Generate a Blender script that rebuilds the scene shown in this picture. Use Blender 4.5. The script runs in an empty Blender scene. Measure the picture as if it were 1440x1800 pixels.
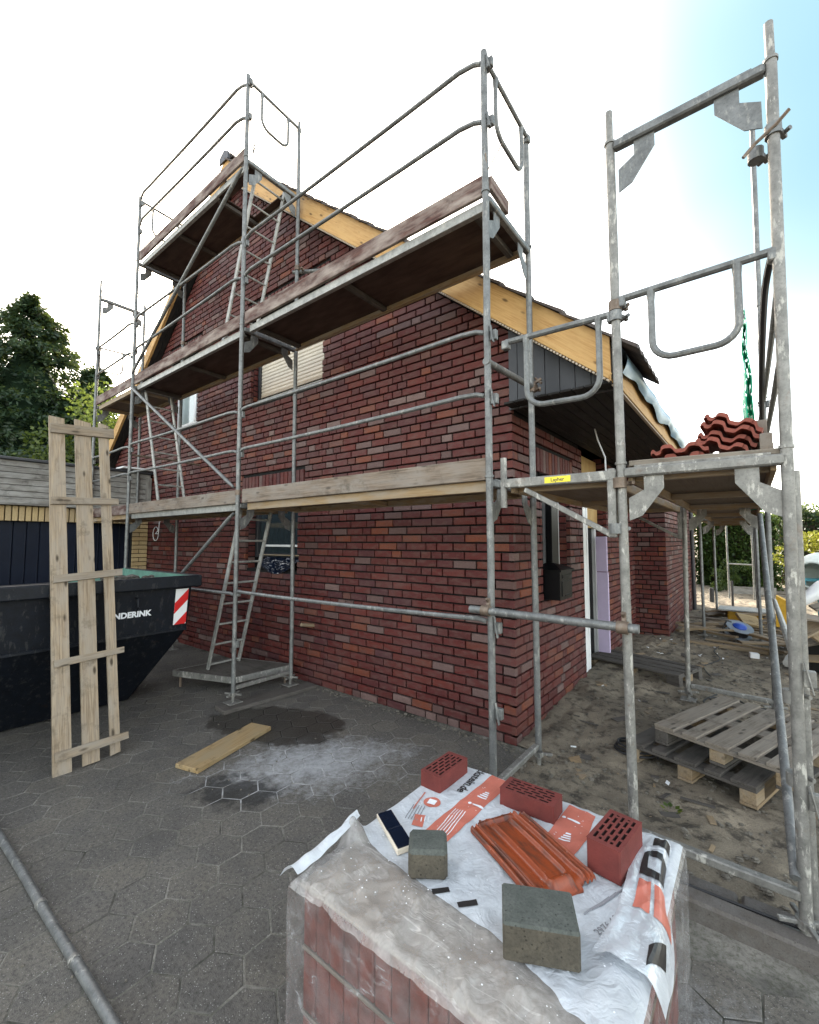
import bpy, math, random
from math import sin, cos, pi, radians, sqrt, exp, atan2, hypot
from mathutils import Vector, Matrix, noise

random.seed(11)
SC = bpy.context.scene
COL = SC.collection

# ------------------------------------------------------------------ camera
CAM = Vector((1.362, -2.6121, 1.6748))
FPX = 769.42                      # focal length in pixels of a 1440 px wide picture
YAW, PITCH = 0.6619, 0.0649
cd = bpy.data.cameras.new('camera')
cam = bpy.data.objects.new('camera', cd)
COL.objects.link(cam)
cd.sensor_fit = 'HORIZONTAL'
cd.sensor_width = 36.0
cd.lens = FPX / 1440 * 36.0
cd.clip_start = 0.05
cd.clip_end = 2000
cam.location = CAM
cam.rotation_euler = (pi / 2 + PITCH, 0, YAW)
SC.camera = cam
# ------------------------------------------------------------------ sky, sun, exposure
SUN_AZ = atan2(-0.80, 0.60)       # measured from +Y towards +X
SUN_EL = radians(27)
CLEAR = Vector((.25, .72, .65)).normalized()
W = bpy.data.worlds.new('World')
SC.world = W
W.use_nodes = True
wn = W.node_tree
wn.nodes.clear()
sky = wn.nodes.new('ShaderNodeTexSky')
sky.sky_type = 'NISHITA'
sky.sun_disc = False
sky.sun_elevation = SUN_EL
sky.sun_rotation = SUN_AZ
sky.air_density = 0.75
sky.dust_density = 1.6
sky.ozone_density = 0.5
bg = wn.nodes.new('ShaderNodeBackground')
bg.inputs['Strength'].default_value = 0.15
wo = wn.nodes.new('ShaderNodeOutputWorld')
hs = wn.nodes.new('ShaderNodeHueSaturation')       # white balance for open shade
hs.inputs['Saturation'].default_value = .60
wb_ = wn.nodes.new('ShaderNodeMix'); wb_.data_type = 'RGBA'; wb_.blend_type = 'MULTIPLY'
wb_.inputs[0].default_value = 1.0
wb_.inputs[7].default_value = (1.0, .918, .765, 1)
wn.links.new(sky.outputs[0], hs.inputs['Color'])
wn.links.new(hs.outputs[0], wb_.inputs[6])
# thin bright veil over most of the sky, clear blue to the right
tcs = wn.nodes.new('ShaderNodeTexCoord')
dt = wn.nodes.new('ShaderNodeVectorMath'); dt.operation = 'DOT_PRODUCT'
dt.inputs[1].default_value = CLEAR
wn.links.new(tcs.outputs['Generated'], dt.inputs[0])
nz = wn.nodes.new('ShaderNodeTexNoise'); nz.inputs['Scale'].default_value = 1.6; nz.inputs['Detail'].default_value = 3
wn.links.new(tcs.outputs['Generated'], nz.inputs['Vector'])
ad = wn.nodes.new('ShaderNodeMath'); ad.operation = 'MULTIPLY_ADD'; ad.inputs[1].default_value = .10; 
wn.links.new(nz.outputs[0], ad.inputs[0]); wn.links.new(dt.outputs['Value'], ad.inputs[2])
mr = wn.nodes.new('ShaderNodeMapRange'); mr.interpolation_type = 'SMOOTHSTEP'
mr.inputs[1].default_value = cos(radians(36)) + .05; mr.inputs[2].default_value = 1.06
wn.links.new(ad.outputs[0], mr.inputs[0])
clr = wn.nodes.new('ShaderNodeMix'); clr.data_type = 'RGBA'
clr.inputs[7].default_value = (.44, .74, .88, 1)
wn.links.new(mr.outputs[0], clr.inputs[0]); wn.links.new(wb_.outputs[2], clr.inputs[6])
wn.links.new(clr.outputs[2], bg.inputs[0])
wn.links.new(bg.outputs[0], wo.inputs[0])
sl = bpy.data.lights.new('sun', 'SUN')
sl.energy = 2.2
sl.angle = radians(0.5)
sl.color = (1.0, 0.93, 0.82)
so = bpy.data.objects.new('sun', sl)
COL.objects.link(so)
sd = Vector((sin(SUN_AZ) * cos(SUN_EL), cos(SUN_AZ) * cos(SUN_EL), sin(SUN_EL)))
so.rotation_euler = sd.to_track_quat('Z', 'Y').to_euler()
so.location = (-30, 20, 30)
VS = SC.view_settings
VS.view_transform = 'Standard'
VS.look = 'None'
VS.exposure = 2.9
VS.gamma = 1
VS.use_curve_mapping = False
SC.cycles.max_bounces = 8
SC.cycles.transparent_max_bounces = 16

# ------------------------------------------------------------------ projection (only to decide which pieces show largest)
def _axes():
    f0 = Vector((-sin(YAW), cos(YAW), 0)); r = Vector((cos(YAW), sin(YAW), 0)); u0 = Vector((0, 0, 1))
    return r, -f0 * sin(PITCH) + u0 * cos(PITCH), f0 * cos(PITCH) + u0 * sin(PITCH)
_R, _U, _F = _axes()
def seen(p):
    d = Vector(p) - CAM
    z = d.dot(_F)
    if z < 0.2: return None
    return 720 + FPX * d.dot(_R) / z, 900 - FPX * d.dot(_U) / z, z
def size_in_view(c, nrm, area):
    s = seen(c)
    if not s or not (-20 < s[0] < 1460 and -20 < s[1] < 1820): return 0
    d = (CAM - Vector(c)); L = d.length
    k = d.dot(Vector(nrm)) / L
    return 0 if k <= 0 else area * k / (L * L)

# ------------------------------------------------------------------ mesh builder
class MB:
    def __init__(s):
        s.v = []; s.f = []; s.wc = []; s.tone = []; s.mi = []
    def add(s, vs, fs, wc=None, tone=0.5, mi=0):
        o = len(s.v)
        s.v += [tuple(p) for p in vs]
        s.f += [tuple(i + o for i in q) for q in fs]
        s.wc += [tuple(p) for p in (wc if wc is not None else vs)]
        s.tone += [tone] * len(vs)
        s.mi += [mi] * len(fs)
    def box(s, c, d, R=None, ch=0.003, tone=None, mi=0):
        hx, hy, hz = d[0] / 2, d[1] / 2, d[2] / 2
        ch = min(ch, hx * .6, hy * .6, hz * .6)
        P = []; F = []
        h = (hx, hy, hz)
        idx = {}
        for sx in (-1, 1):
            for sy in (-1, 1):
                for sz in (-1, 1):
                    for a in range(3):
                        p = [sx * (hx - ch), sy * (hy - ch), sz * (hz - ch)]
                        p[a] = (sx, sy, sz)[a] * h[a]
                        idx[(sx, sy, sz, a)] = len(P); P.append(p)
        for a in range(3):
            b, c2 = (a + 1) % 3, (a + 2) % 3
            for sg in (-1, 1):
                q = []
                for (tb, tc) in ((-1, -1), (1, -1), (1, 1), (-1, 1)):
                    k = [0, 0, 0]; k[a] = sg; k[b] = tb; k[c2] = tc
                    q.append(idx[(k[0], k[1], k[2], a)])
                F.append(q if sg > 0 else q[::-1])
        for a in range(3):
            b, c2 = (a + 1) % 3, (a + 2) % 3
            for tb in (-1, 1):
                for tc in (-1, 1):
                    q = []
                    for (sg, ax) in ((-1, b), (1, b), (1, c2), (-1, c2)):
                        k = [0, 0, 0]; k[a] = sg; k[b] = tb; k[c2] = tc
                        q.append(idx[(k[0], k[1], k[2], ax)])
                    F.append(q if tb * tc < 0 else q[::-1])
        for sx in (-1, 1):
            for sy in (-1, 1):
                for sz in (-1, 1):
                    q = [idx[(sx, sy, sz, a)] for a in range(3)]
                    F.append(q if sx * sy * sz > 0 else q[::-1])
        L = max(range(3), key=lambda i: d[i])
        order = [L] + [i for i in range(3) if i != L]
        off = (random.uniform(0, 50), random.uniform(0, 50), random.uniform(0, 50))
        wc = [[p[order[i]] + off[i] for i in range(3)] for p in P]
        c = Vector(c)
        V = [(R @ Vector(p) if R else Vector(p)) + c for p in P]
        s.add(V, F, wc, random.random() if tone is None else tone, mi)
    def bar(s, a, b, w, t, up=(0, 0, 1), ch=0.003, tone=None, mi=0):
        """rectangular bar from a to b, w across, t along `up`"""
        a = Vector(a); b = Vector(b); x = (b - a); L = x.length; x.normalize()
        z = Vector(up); z = (z - x * z.dot(x)).normalized(); y = z.cross(x)
        s.box((a + b) / 2, (L, w, t), Matrix((x, y, z)).transposed(), ch, tone, mi)
    def tube(s, pts, r, n=10, cap=True, tone=0.5, mi=0):
        pts = [Vector(p) for p in pts]
        off = random.uniform(0, 50)
        V = []; WC = []; F = []
        L = 0
        t0 = (pts[1] - pts[0]).normalized()
        u = t0.orthogonal().normalized()
        for i, p in enumerate(pts):
            t = (pts[min(i + 1, len(pts) - 1)] - pts[max(i - 1, 0)]).normalized()
            u = (u - t * u.dot(t)).normalized(); w = t.cross(u)
            rr = r[i] if isinstance(r, (list, tuple)) else r
            if i: L += (p - pts[i - 1]).length
            for k in range(n):
                a = 2 * pi * k / n
                V.append(p + (u * cos(a) + w * sin(a)) * rr)
                WC.append((L + off, cos(a) * rr, sin(a) * rr))
        m = len(pts)
        for i in range(m - 1):
            for k in range(n):
                F.append((i * n + k, i * n + (k + 1) % n, (i + 1) * n + (k + 1) % n, (i + 1) * n + k))
        if cap:
            F.append(tuple(range(n))[::-1]); F.append(tuple((m - 1) * n + k for k in range(n)))
        s.add(V, F, WC, tone, mi)
    def prism(s, poly, depth, tone=None, mi=0):
        """poly: 3D points (ccw seen from the front), depth: vector pointing to the back"""
        n = len(poly); d = Vector(depth)
        A = [Vector(p) for p in poly]; B = [p + d for p in A]
        F = [tuple(range(n)), tuple(range(2 * n - 1, n - 1, -1))]
        for i in range(n):
            j = (i + 1) % n
            F.append((i, i + n, j + n, j))
        off = Vector((random.uniform(0, 50), random.uniform(0, 50), random.uniform(0, 50)))
        s.add(A + B, F, [p + off for p in A + B], random.random() if tone is None else tone, mi)
    def grid(s, fn, nu, nv, tone=0.5, mi=0, wcf=None, keep=None):
        V = [fn(i / nu, j / nv) for j in range(nv + 1) for i in range(nu + 1)]
        F = []
        for j in range(nv):
            for i in range(nu):
                if keep and not keep((i + .5) / nu, (j + .5) / nv): continue
                a = j * (nu + 1) + i
                F.append((a, a + 1, a + nu + 2, a + nu + 1))
        s.add(V, F, None if wcf is None else [wcf(i / nu, j / nv) for j in range(nv + 1) for i in range(nu + 1)], tone, mi)
    def lathe(s, c, axis, prof, n=20, tone=0.5, mi=0):
        c = Vector(c); ax = Vector(axis).normalized(); u = ax.orthogonal().normalized(); w = ax.cross(u)
        V = []; F = []
        for (r, h) in prof:
            for k in range(n):
                a = 2 * pi * k / n
                V.append(c + ax * h + (u * cos(a) + w * sin(a)) * r)
        for i in range(len(prof) - 1):
            for k in range(n):
                F.append((i * n + k, i * n + (k + 1) % n, (i + 1) * n + (k + 1) % n, (i + 1) * n + k))
        s.add(V, F, None, tone, mi)
    def quad(s, a, b, c, d, tone=0.5, mi=0):
        s.add([a, b, c, d], [(0, 1, 2, 3)], None, tone, mi)
    def mesh(s, name, mats, smooth=False):
        me = bpy.data.meshes.new(name)
        me.from_pydata(s.v, [], s.f)
        if not isinstance(mats, (list, tuple)): mats = [mats]
        for m in mats: me.materials.append(m)
        if len(mats) > 1: me.polygons.foreach_set('material_index', s.mi)
        at = me.attributes.new('wc', 'FLOAT_VECTOR', 'POINT')
        at.data.foreach_set('vector', [x for p in s.wc for x in p])
        at = me.attributes.new('tone', 'FLOAT', 'POINT')
        at.data.foreach_set('value', s.tone)
        if smooth:
            me.polygons.foreach_set('use_smooth', [True] * len(me.polygons))
            if smooth != 'all':
                try: me.set_sharp_from_angle(angle=radians(38))
                except Exception: pass
        me.update()
        return me
    def build(s, name, mats, parent=None, smooth=False, kind=None):
        o = bpy.data.objects.new(name, s.mesh(name, mats, smooth))
        COL.objects.link(o)
        put(o, parent)
        if kind: o['kind'] = kind
        return o

ORIG = {}
def put(o, parent):
    """child of `parent`, its mesh already in place"""
    if parent is not None:
        o.parent = parent
        o.matrix_parent_inverse = Matrix.Translation(-ORIG.get(parent.name, Vector((0, 0, 0))))
        # parts sit at the world origin, so sub-parts need no offset

def thing(name, label, cat, loc=(0, 0, 0), group=None):
    o = bpy.data.objects.new(name, None)
    COL.objects.link(o)
    o.empty_display_size = .2
    o.location = loc
    ORIG[o.name] = Vector(loc)
    tag(o, label, cat, group)
    return o
def tag(o, label, cat, group=None):
    o['label'] = label; o['category'] = cat
    if group: o['group'] = group
    return o
def struct(o, kind='structure'):
    o['kind'] = kind
    return o
def copy_tree(o, parent=None):
    c = o.copy(); COL.objects.link(c)
    if parent: c.parent = parent
    for k in [k for k in o.children]: copy_tree(k, c)
    return c

# ------------------------------------------------------------------ materials
class NT:
    def __init__(s, name):
        s.m = bpy.data.materials.new(name); s.m.use_nodes = True
        s.t = s.m.node_tree; s.t.nodes.clear()
        s.out = s.n('ShaderNodeOutputMaterial')
    def n(s, kind, **kw):
        x = s.t.nodes.new(kind)
        for k, v in kw.items(): setattr(x, k, v)
        return x
    def l(s, a, b): s.t.links.new(a, b)
    def sv(s, sock, v):
        if isinstance(v, bpy.types.NodeSocket): s.l(v, sock)
        else: sock.default_value = v
    def attr(s, name, vec=False):
        a = s.n('ShaderNodeAttribute', attribute_name=name)
        return a.outputs['Vector'] if vec else a.outputs['Fac']
    def pos(s): return s.n('ShaderNodeNewGeometry').outputs['Position']
    def rnd(s): return s.n('ShaderNodeObjectInfo').outputs['Random']
    def mapping(s, v, scale=(1, 1, 1), loc=(0, 0, 0)):
        m = s.n('ShaderNodeMapping'); s.l(v, m.inputs[0])
        s.sv(m.inputs['Scale'], scale); s.sv(m.inputs['Location'], loc)
        return m.outputs[0]
    def noise(s, v, scale, detail=3, rough=.55, dist=0):
        x = s.n('ShaderNodeTexNoise'); s.l(v, x.inputs['Vector'])
        x.inputs['Scale'].default_value = scale; x.inputs['Detail'].default_value = detail
        x.inputs['Roughness'].default_value = rough; x.inputs['Distortion'].default_value = dist
        return x.outputs[0]
    def voro(s, v, scale, feature='F1'):
        x = s.n('ShaderNodeTexVoronoi', feature=feature); s.l(v, x.inputs['Vector'])
        x.inputs['Scale'].default_value = scale
        return x.outputs['Distance']
    def ramp(s, fac, stops, interp='LINEAR'):
        r = s.n('ShaderNodeValToRGB'); s.l(fac, r.inputs[0]); cr = r.color_ramp; cr.interpolation = interp
        while len(cr.elements) > 1: cr.elements.remove(cr.elements[-1])
        for i, (p, c) in enumerate(stops):
            e = cr.elements[0] if i == 0 else cr.elements.new(p)
            e.position = p; e.color = (*c, 1) if len(c) == 3 else c
        return r.outputs[0]
    def mask(s, fac, lo, hi):
        m = s.n('ShaderNodeMapRange', clamp=True); s.l(fac, m.inputs[0])
        m.inputs[1].default_value = lo; m.inputs[2].default_value = hi
        return m.outputs[0]
    def math(s, op, a, b=0.0, clamp=False):
        m = s.n('ShaderNodeMath', operation=op, use_clamp=clamp)
        s.sv(m.inputs[0], a); s.sv(m.inputs[1], b)
        return m.outputs[0]
    def mix(s, f, a, b, mode='MIX'):
        m = s.n('ShaderNodeMix', data_type='RGBA', blend_type=mode)
        s.sv(m.inputs[0], f)
        for sock, v in ((m.inputs[6], a), (m.inputs[7], b)):
            s.sv(sock, (*v, 1) if isinstance(v, tuple) and len(v) == 3 else v)
        return m.outputs[2]
    def bsdf(s, col, rough=.6, metal=0.0, bump=None, bstr=.3, bdist=.01, spec=.5, **kw):
        b = s.n('ShaderNodeBsdfPrincipled')
        s.sv(b.inputs['Base Color'], (*col, 1) if isinstance(col, tuple) else col)
        s.sv(b.inputs['Roughness'], rough); s.sv(b.inputs['Metallic'], metal)
        s.sv(b.inputs['Specular IOR Level'], spec)
        for k, v in kw.items(): s.sv(b.inputs[k], v)
        if bump is not None:
            bm = s.n('ShaderNodeBump'); bm.inputs['Strength'].default_value = bstr
            bm.inputs['Distance'].default_value = bdist
            s.l(bump, bm.inputs['Height']); s.l(bm.outputs[0], b.inputs['Normal'])
        return b.outputs[0]
    def done(s, sh):
        s.l(sh, s.out.inputs[0]); return s.m

def plain(name, col, rough=.6, metal=0.0, var=.25, scale=9, bump=.15, spec=.5):
    t = NT(name); p = t.pos()
    n = t.noise(p, scale, 4)
    n2 = t.noise(p, scale * 9, 3)
    dark = tuple(c * (1 - var) for c in col); lite = tuple(min(1, c * (1 + var)) for c in col)
    c = t.ramp(n, [(.3, dark), (.7, lite)])
    return t.done(t.bsdf(c, t.math('ADD', rough - .08, t.math('MULTIPLY', n2, .16)), metal, n2, bump, .004, spec))

def m_brick(name, single):
    t = NT(name); p = t.pos()
    tone = t.rnd() if single else t.attr('tone')
    base = t.ramp(tone, [(0, (.082, .011, .010)), (.2, (.108, .0145, .011)), (.36, (.070, .011, .010)), (.52, (.125, .019, .012)),
                         (.66, (.070, .019, .022)), (.76, (.105, .022, .015)), (.85, (.185, .046, .019)), (.90, (.100, .055, .050)), (.95, (.135, .082, .075)), (1.0, (.185, .118, .105))])
    n1 = t.noise(t.mapping(p, (1, 1, 2.2)), 11, 5, .6)
    n2 = t.noise(p, 70, 4, .6)
    n3 = t.noise(t.mapping(p, (1, 1, 1), (3, 5, 7)), 1.1, 3)
    c = t.mix(t.mask(n1, .44, .66), base, t.mix(.5, base, (.125, .07, .06)))
    c = t.mix(t.math('MULTIPLY', t.mask(n2, .35, .7), .45), c, t.mix(.65, c, (.014, .006, .006)))
    c = t.mix(t.math('MULTIPLY', t.mask(n3, .5, .75), .35), c, (.14, .088, .082))
    h = t.math('ADD', t.math('MULTIPLY', n2, .6), t.noise(t.mapping(p, (1, 1, 5)), 25, 3))
    return t.done(t.bsdf(c, t.math('ADD', .55, t.math('MULTIPLY', n1, .3)), 0, h, .5, .006, .4))

def m_wood(name, light, dark, knots=.5, grey=None, rough=.75, stain=None):
    t = NT(name)
    w = t.attr('wc', True)
    r = t.rnd()
    add = t.n('ShaderNodeVectorMath', operation='ADD'); t.l(w, add.inputs[0])
    cb = t.n('ShaderNodeCombineXYZ'); t.l(t.math('MULTIPLY', r, 37.0), cb.inputs[0]); t.l(t.math('MULTIPLY', r, 11.0), cb.inputs[1])
    t.l(cb.outputs[0], add.inputs[1]); w = add.outputs[0]
    g = t.noise(t.mapping(w, (1.2, 26, 26)), 3.0, 5, .6, .6)
    f = t.noise(t.mapping(w, (4, 160, 160)), 2.0, 2)
    b = t.noise(t.mapping(w, (1.5, 5, 5)), 2.2, 4, .6)
    c = t.mix(t.mask(g, .38, .62), dark, light)
    c = t.mix(t.math('MULTIPLY', f, .35), c, dark)
    if grey: c = t.mix(t.mask(b, .38, .66), c, grey)
    if stain: c = t.mix(t.math('MULTIPLY', t.mask(t.noise(w, 5, 5, .7), .55, .7), .7), c, stain)
    if knots:
        k = t.voro(t.mapping(w, (4.5, 13, 13)), 1.0)
        c = t.mix(t.math('MULTIPLY', t.math('SUBTRACT', 1, t.mask(k, .09, .20)), knots), c, tuple(x * .22 for x in dark))
    tn = t.attr('tone')
    c = t.mix(t.math('MULTIPLY', tn, .35), c, tuple(x * .6 for x in dark))
    return t.done(t.bsdf(c, rough, 0, t.math('ADD', t.math('MULTIPLY', g, .6), f), .35, .004, .3))

def m_steel(name, spatter=.5, base=(.165, .170, .168), metal=.45, rust=.15, spec=.5):
    t = NT(name); p = t.pos(); w = t.attr('wc', True)
    n1 = t.noise(p, 14, 5, .65); n2 = t.noise(p, 75, 4, .7); n3 = t.noise(t.mapping(p, (1, 1, .35)), 26, 5, .7)
    c = t.ramp(n1, [(.25, tuple(x * .55 for x in base)), (.5, base), (.75, tuple(min(1, x * 1.35) for x in base))])
    c = t.mix(t.math('MULTIPLY', t.mask(n2, .5, .7), .5), c, tuple(x * .5 for x in base))
    sp = t.math('MULTIPLY', t.mask(n3, .56, .64), spatter)
    c = t.mix(sp, c, (.46, .445, .40))
    c = t.mix(t.math('MULTIPLY', t.mask(t.noise(p, 9, 4, .7), .62, .72), rust), c, (.14, .07, .035))
    me = t.math('MULTIPLY', t.math('SUBTRACT', 1, sp), metal)
    return t.done(t.bsdf(c, t.math('ADD', .38, t.math('MULTIPLY', n2, .3)), me, t.math('ADD', n3, n2), .2, .003, spec))

def m_leaf(name, a, b, c, trl=.38):
    t = NT(name); tone = t.attr('tone')
    col = t.ramp(tone, [(0, a), (.55, b), (1, c)])
    d = t.n('ShaderNodeBsdfDiffuse'); t.l(col, d.inputs[0])
    tr = t.n('ShaderNodeBsdfTranslucent'); t.l(t.mix(.4, col, (.25, .3, .04)), tr.inputs[0])
    g = t.n('ShaderNodeBsdfGlossy'); g.inputs['Roughness'].default_value = .45; g.inputs[0].default_value = (.5, .5, .5, 1)
    m1 = t.n('ShaderNodeMixShader'); m1.inputs[0].default_value = trl; t.l(d.outputs[0], m1.inputs[1]); t.l(tr.outputs[0], m1.inputs[2])
    m2 = t.n('ShaderNodeMixShader'); m2.inputs[0].default_value = .06; t.l(m1.outputs[0], m2.inputs[1]); t.l(g.outputs[0], m2.inputs[2])
    return t.done(m2.outputs[0])

def m_ground(t, p):
    """cement dust, wet spill and oily stain on the paving, as masks of position"""
    def blob(cx, cy, rx, ry, rot, amp, sc, lo, hi):
        q = t.mapping(p, (1, 1, 0))
        m = t.n('ShaderNodeMapping', vector_type='TEXTURE'); t.l(q, m.inputs[0])
        m.inputs['Location'].default_value = (cx, cy, 0); m.inputs['Rotation'].default_value = (0, 0, rot)
        m.inputs['Scale'].default_value = (rx, ry, 1)
        L = t.n('ShaderNodeVectorMath', operation='LENGTH'); t.l(m.outputs[0], L.inputs[0])
        d = t.math('ADD', L.outputs['Value'], t.math('MULTIPLY', t.math('SUBTRACT', t.noise(p, sc, 5, .65), .5), amp))
        return t.math('SUBTRACT', 1, t.mask(d, lo, hi))
    dust = blob(-1.45, -.25, 1.05, .62, .9, 1.2, 2.4, .2, 1.1)
    dust2 = blob(.9, -.55, .9, .22, -.1, 1.4, 4, .3, 1.2)
    wet = blob(-2.30, .04, .78, .42, .35, .9, 5.0, .86, .97)
    oil = blob(-1.58, -.82, .50, .28, .5, 1.9, 7, .45, .8)
    return dust, dust2, wet, oil

def m_paver(name):
    t = NT(name); p = t.pos()
    n1 = t.noise(p, 1.1, 5, .6); n2 = t.noise(p, 55, 4, .75); n3 = t.noise(p, 200, 2, .7); n4 = t.noise(p, 6, 5, .65)
    c = t.ramp(n1, [(.32, (.085, .080, .073)), (.68, (.150, .139, .122))])
    c = t.mix(t.math('MULTIPLY', t.mask(n4, .42, .68), .55), c, (.165, .148, .122))
    c = t.mix(t.math('MULTIPLY', t.mask(n2, .46, .66), .7), c, (.036, .034, .031))
    tn = t.math('FRACT', t.math('ADD', t.attr('tone'), t.rnd()))
    c = t.mix(1.0, c, t.ramp(tn, [(0, (.91, .91, .92)), (.5, (1, 1, 1)), (1, (1.10, 1.085, 1.05))]), 'MULTIPLY')
    sp = t.voro(p, 95)
    spm = t.math('MULTIPLY', t.math('SUBTRACT', 1, t.mask(sp, .14, .24)), t.mask(t.noise(p, 37, 2), .46, .56))
    c = t.mix(t.math('MULTIPLY', spm, .85), c, (.38, .37, .35))
    dust, dust2, wet, oil = m_ground(t, p)
    gr = t.mask(t.noise(p, 26, 6, .8), .40, .60)
    gn = t.math('SUBTRACT', t.math('ADD', t.noise(p, 30, 6, .8), t.math('MULTIPLY', t.noise(p, 5, 4, .7), .8)), .9)
    dm = t.mask(t.math('ADD', dust, t.math('MULTIPLY', gn, 1.5)), .36, 1.1)
    c = t.mix(t.math('MULTIPLY', dm, .78), c, (.42, .43, .44))
    c = t.mix(t.math('MULTIPLY', t.math('MULTIPLY', dust2, gr), .5), c, (.34, .34, .34))
    c = t.mix(t.math('MULTIPLY', wet, .72), c, (.020, .018, .014))
    c = t.mix(t.math('MULTIPLY', oil, .8), c, (.014, .014, .014))
    ro = t.math('SUBTRACT', .82, t.math('MULTIPLY', wet, .4))
    return t.done(t.bsdf(c, ro, 0, t.math('ADD', t.math('MULTIPLY', n2, .8), n3), .75, .005, .4))

def m_bed(name):
    t = NT(name); p = t.pos()
    n = t.noise(p, 2.6, 5, .7); n2 = t.noise(p, 60, 4, .75)
    c = t.ramp(n, [(.36, (.05, .048, .043)), (.5, (.15, .142, .125)), (.64, (.27, .255, .225))])
    c = t.mix(t.math('MULTIPLY', t.mask(n2, .45, .65), .6), c, (.05, .055, .03))
    dust, dust2, wet, oil = m_ground(t, p)
    c = t.mix(t.math('MULTIPLY', t.mask(t.math('ADD', dust, t.math('MULTIPLY', oil, .5)), .05, .6), t.mask(t.noise(p, 9, 4, .7), .38, .6)), c, (.42, .42, .42))
    c = t.mix(t.math('MULTIPLY', wet, .9), c, (.012, .012, .010))
    return t.done(t.bsdf(c, .9, 0, n2, .6, .006, .2))

def m_sand(name):
    t = NT(name); p = t.pos()
    n1 = t.noise(p, .9, 5, .65); n2 = t.noise(p, 9, 5, .7); n3 = t.noise(p, 120, 3, .7)
    c = t.ramp(n1, [(.32, (.12, .103, .082)), (.48, (.235, .20, .15)), (.66, (.35, .295, .22))])
    c = t.mix(t.math('MULTIPLY', t.mask(n2, .50, .64), .8), c, (.036, .032, .028))
    c = t.mix(t.math('MULTIPLY', t.mask(n3, .4, .75), .5), c, (.07, .06, .05))
    st = t.math('MULTIPLY', t.math('SUBTRACT', 1, t.mask(t.voro(p, 42), .08, .2)), t.mask(t.noise(p, 11, 2), .5, .62))
    c = t.mix(t.math('MULTIPLY', st, .7), c, (.34, .31, .27))
    return t.done(t.bsdf(c, .92, 0, t.math('ADD', t.math('MULTIPLY', n2, 1.2), n3), .8, .012, .2))

def m_film(name, op=.5, col=(.78, .80, .82), gl=.45, wr=.55, ro=.26):
    t = NT(name); p = t.pos()
    n1 = t.noise(p, 7, 5, .6, 1.2); n2 = t.noise(t.mapping(p, (1, 1, .3)), 24, 4, .65, .8)
    d = t.n('ShaderNodeBsdfDiffuse'); t.l(t.mix(t.mask(t.noise(p, 5, 5, .65), .42, .66), col, tuple(c * .72 for c in col)), d.inputs[0])
    tl = t.n('ShaderNodeBsdfTranslucent'); tl.inputs[0].default_value = (*col, 1)
    a = t.n('ShaderNodeMixShader'); a.inputs[0].default_value = .35; t.l(d.outputs[0], a.inputs[1]); t.l(tl.outputs[0], a.inputs[2])
    g = t.n('ShaderNodeBsdfGlossy'); g.inputs['Roughness'].default_value = ro; g.inputs[0].default_value = (1, 1, 1, 1)
    bm = t.n('ShaderNodeBump'); bm.inputs['Strength'].default_value = .45; bm.inputs['Distance'].default_value = .014
    t.l(t.math('ADD', t.math('ADD', n1, t.math('MULTIPLY', n2, .5)), t.math('MULTIPLY', t.math('ABSOLUTE', t.math('SUBTRACT', t.noise(p, 13, 3, .5, 1.5), .5)), 2.4)), bm.inputs['Height'])
    t.l(bm.outputs[0], g.inputs['Normal']); t.l(bm.outputs[0], d.inputs['Normal'])
    tr = t.n('ShaderNodeBsdfTransparent'); tr.inputs[0].default_value = (.97, .96, .95, 1)
    f = t.math('ADD', op - .22, t.math('MULTIPLY', t.mask(t.math('ADD', n1, t.math('MULTIPLY', n2, .6)), .66, 1.05), wr), True)
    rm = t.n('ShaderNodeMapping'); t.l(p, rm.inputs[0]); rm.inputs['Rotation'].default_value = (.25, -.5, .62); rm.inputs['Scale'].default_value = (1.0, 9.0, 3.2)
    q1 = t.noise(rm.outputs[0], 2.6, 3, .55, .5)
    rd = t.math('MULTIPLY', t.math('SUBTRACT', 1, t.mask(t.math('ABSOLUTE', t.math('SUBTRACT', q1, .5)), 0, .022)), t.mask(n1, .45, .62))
    f = t.math('ADD', f, t.math('MULTIPLY', rd, .30), True)  # white streaks put into the opacity: doubled folds, and highlights the gloss lacks
    b = t.n('ShaderNodeMixShader'); t.l(f, b.inputs[0]); t.l(tr.outputs[0], b.inputs[1]); t.l(a.outputs[0], b.inputs[2])
    fr = t.n('ShaderNodeFresnel'); fr.inputs[0].default_value = 1.45; t.l(bm.outputs[0], fr.inputs['Normal'])
    e = t.n('ShaderNodeMixShader'); t.l(t.math('MULTIPLY', fr.outputs[0], gl), e.inputs[0])
    t.l(b.outputs[0], e.inputs[1]); t.l(g.outputs[0], e.inputs[2])
    return t.done(e.outputs[0])

def m_clay(name, a, b, streak=.6, rough=.45):
    t = NT(name); p = t.pos(); w = t.attr('wc', True)
    n1 = t.noise(t.mapping(w, (2.2, 12, 1)), 1.5, 5, .65, .7); n2 = t.noise(p, 80, 4, .7)
    c = t.mix(t.math('MULTIPLY', t.mask(n1, .47, .60), streak), a, b)
    c = t.mix(t.math('MULTIPLY', t.mask(n2, .45, .75), .35), c, tuple(x * .4 for x in a))
    sp = t.math('MULTIPLY', t.math('SUBTRACT', 1, t.mask(t.voro(p, 60), .06, .14)), t.mask(t.noise(p, 25, 2), .5, .6))
    c = t.mix(t.math('MULTIPLY', sp, .6), c, (.5, .45, .42))
    return t.done(t.bsdf(c, t.math('ADD', rough, t.math('MULTIPLY', n2, .2)), 0, n2, .2, .003))

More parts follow.
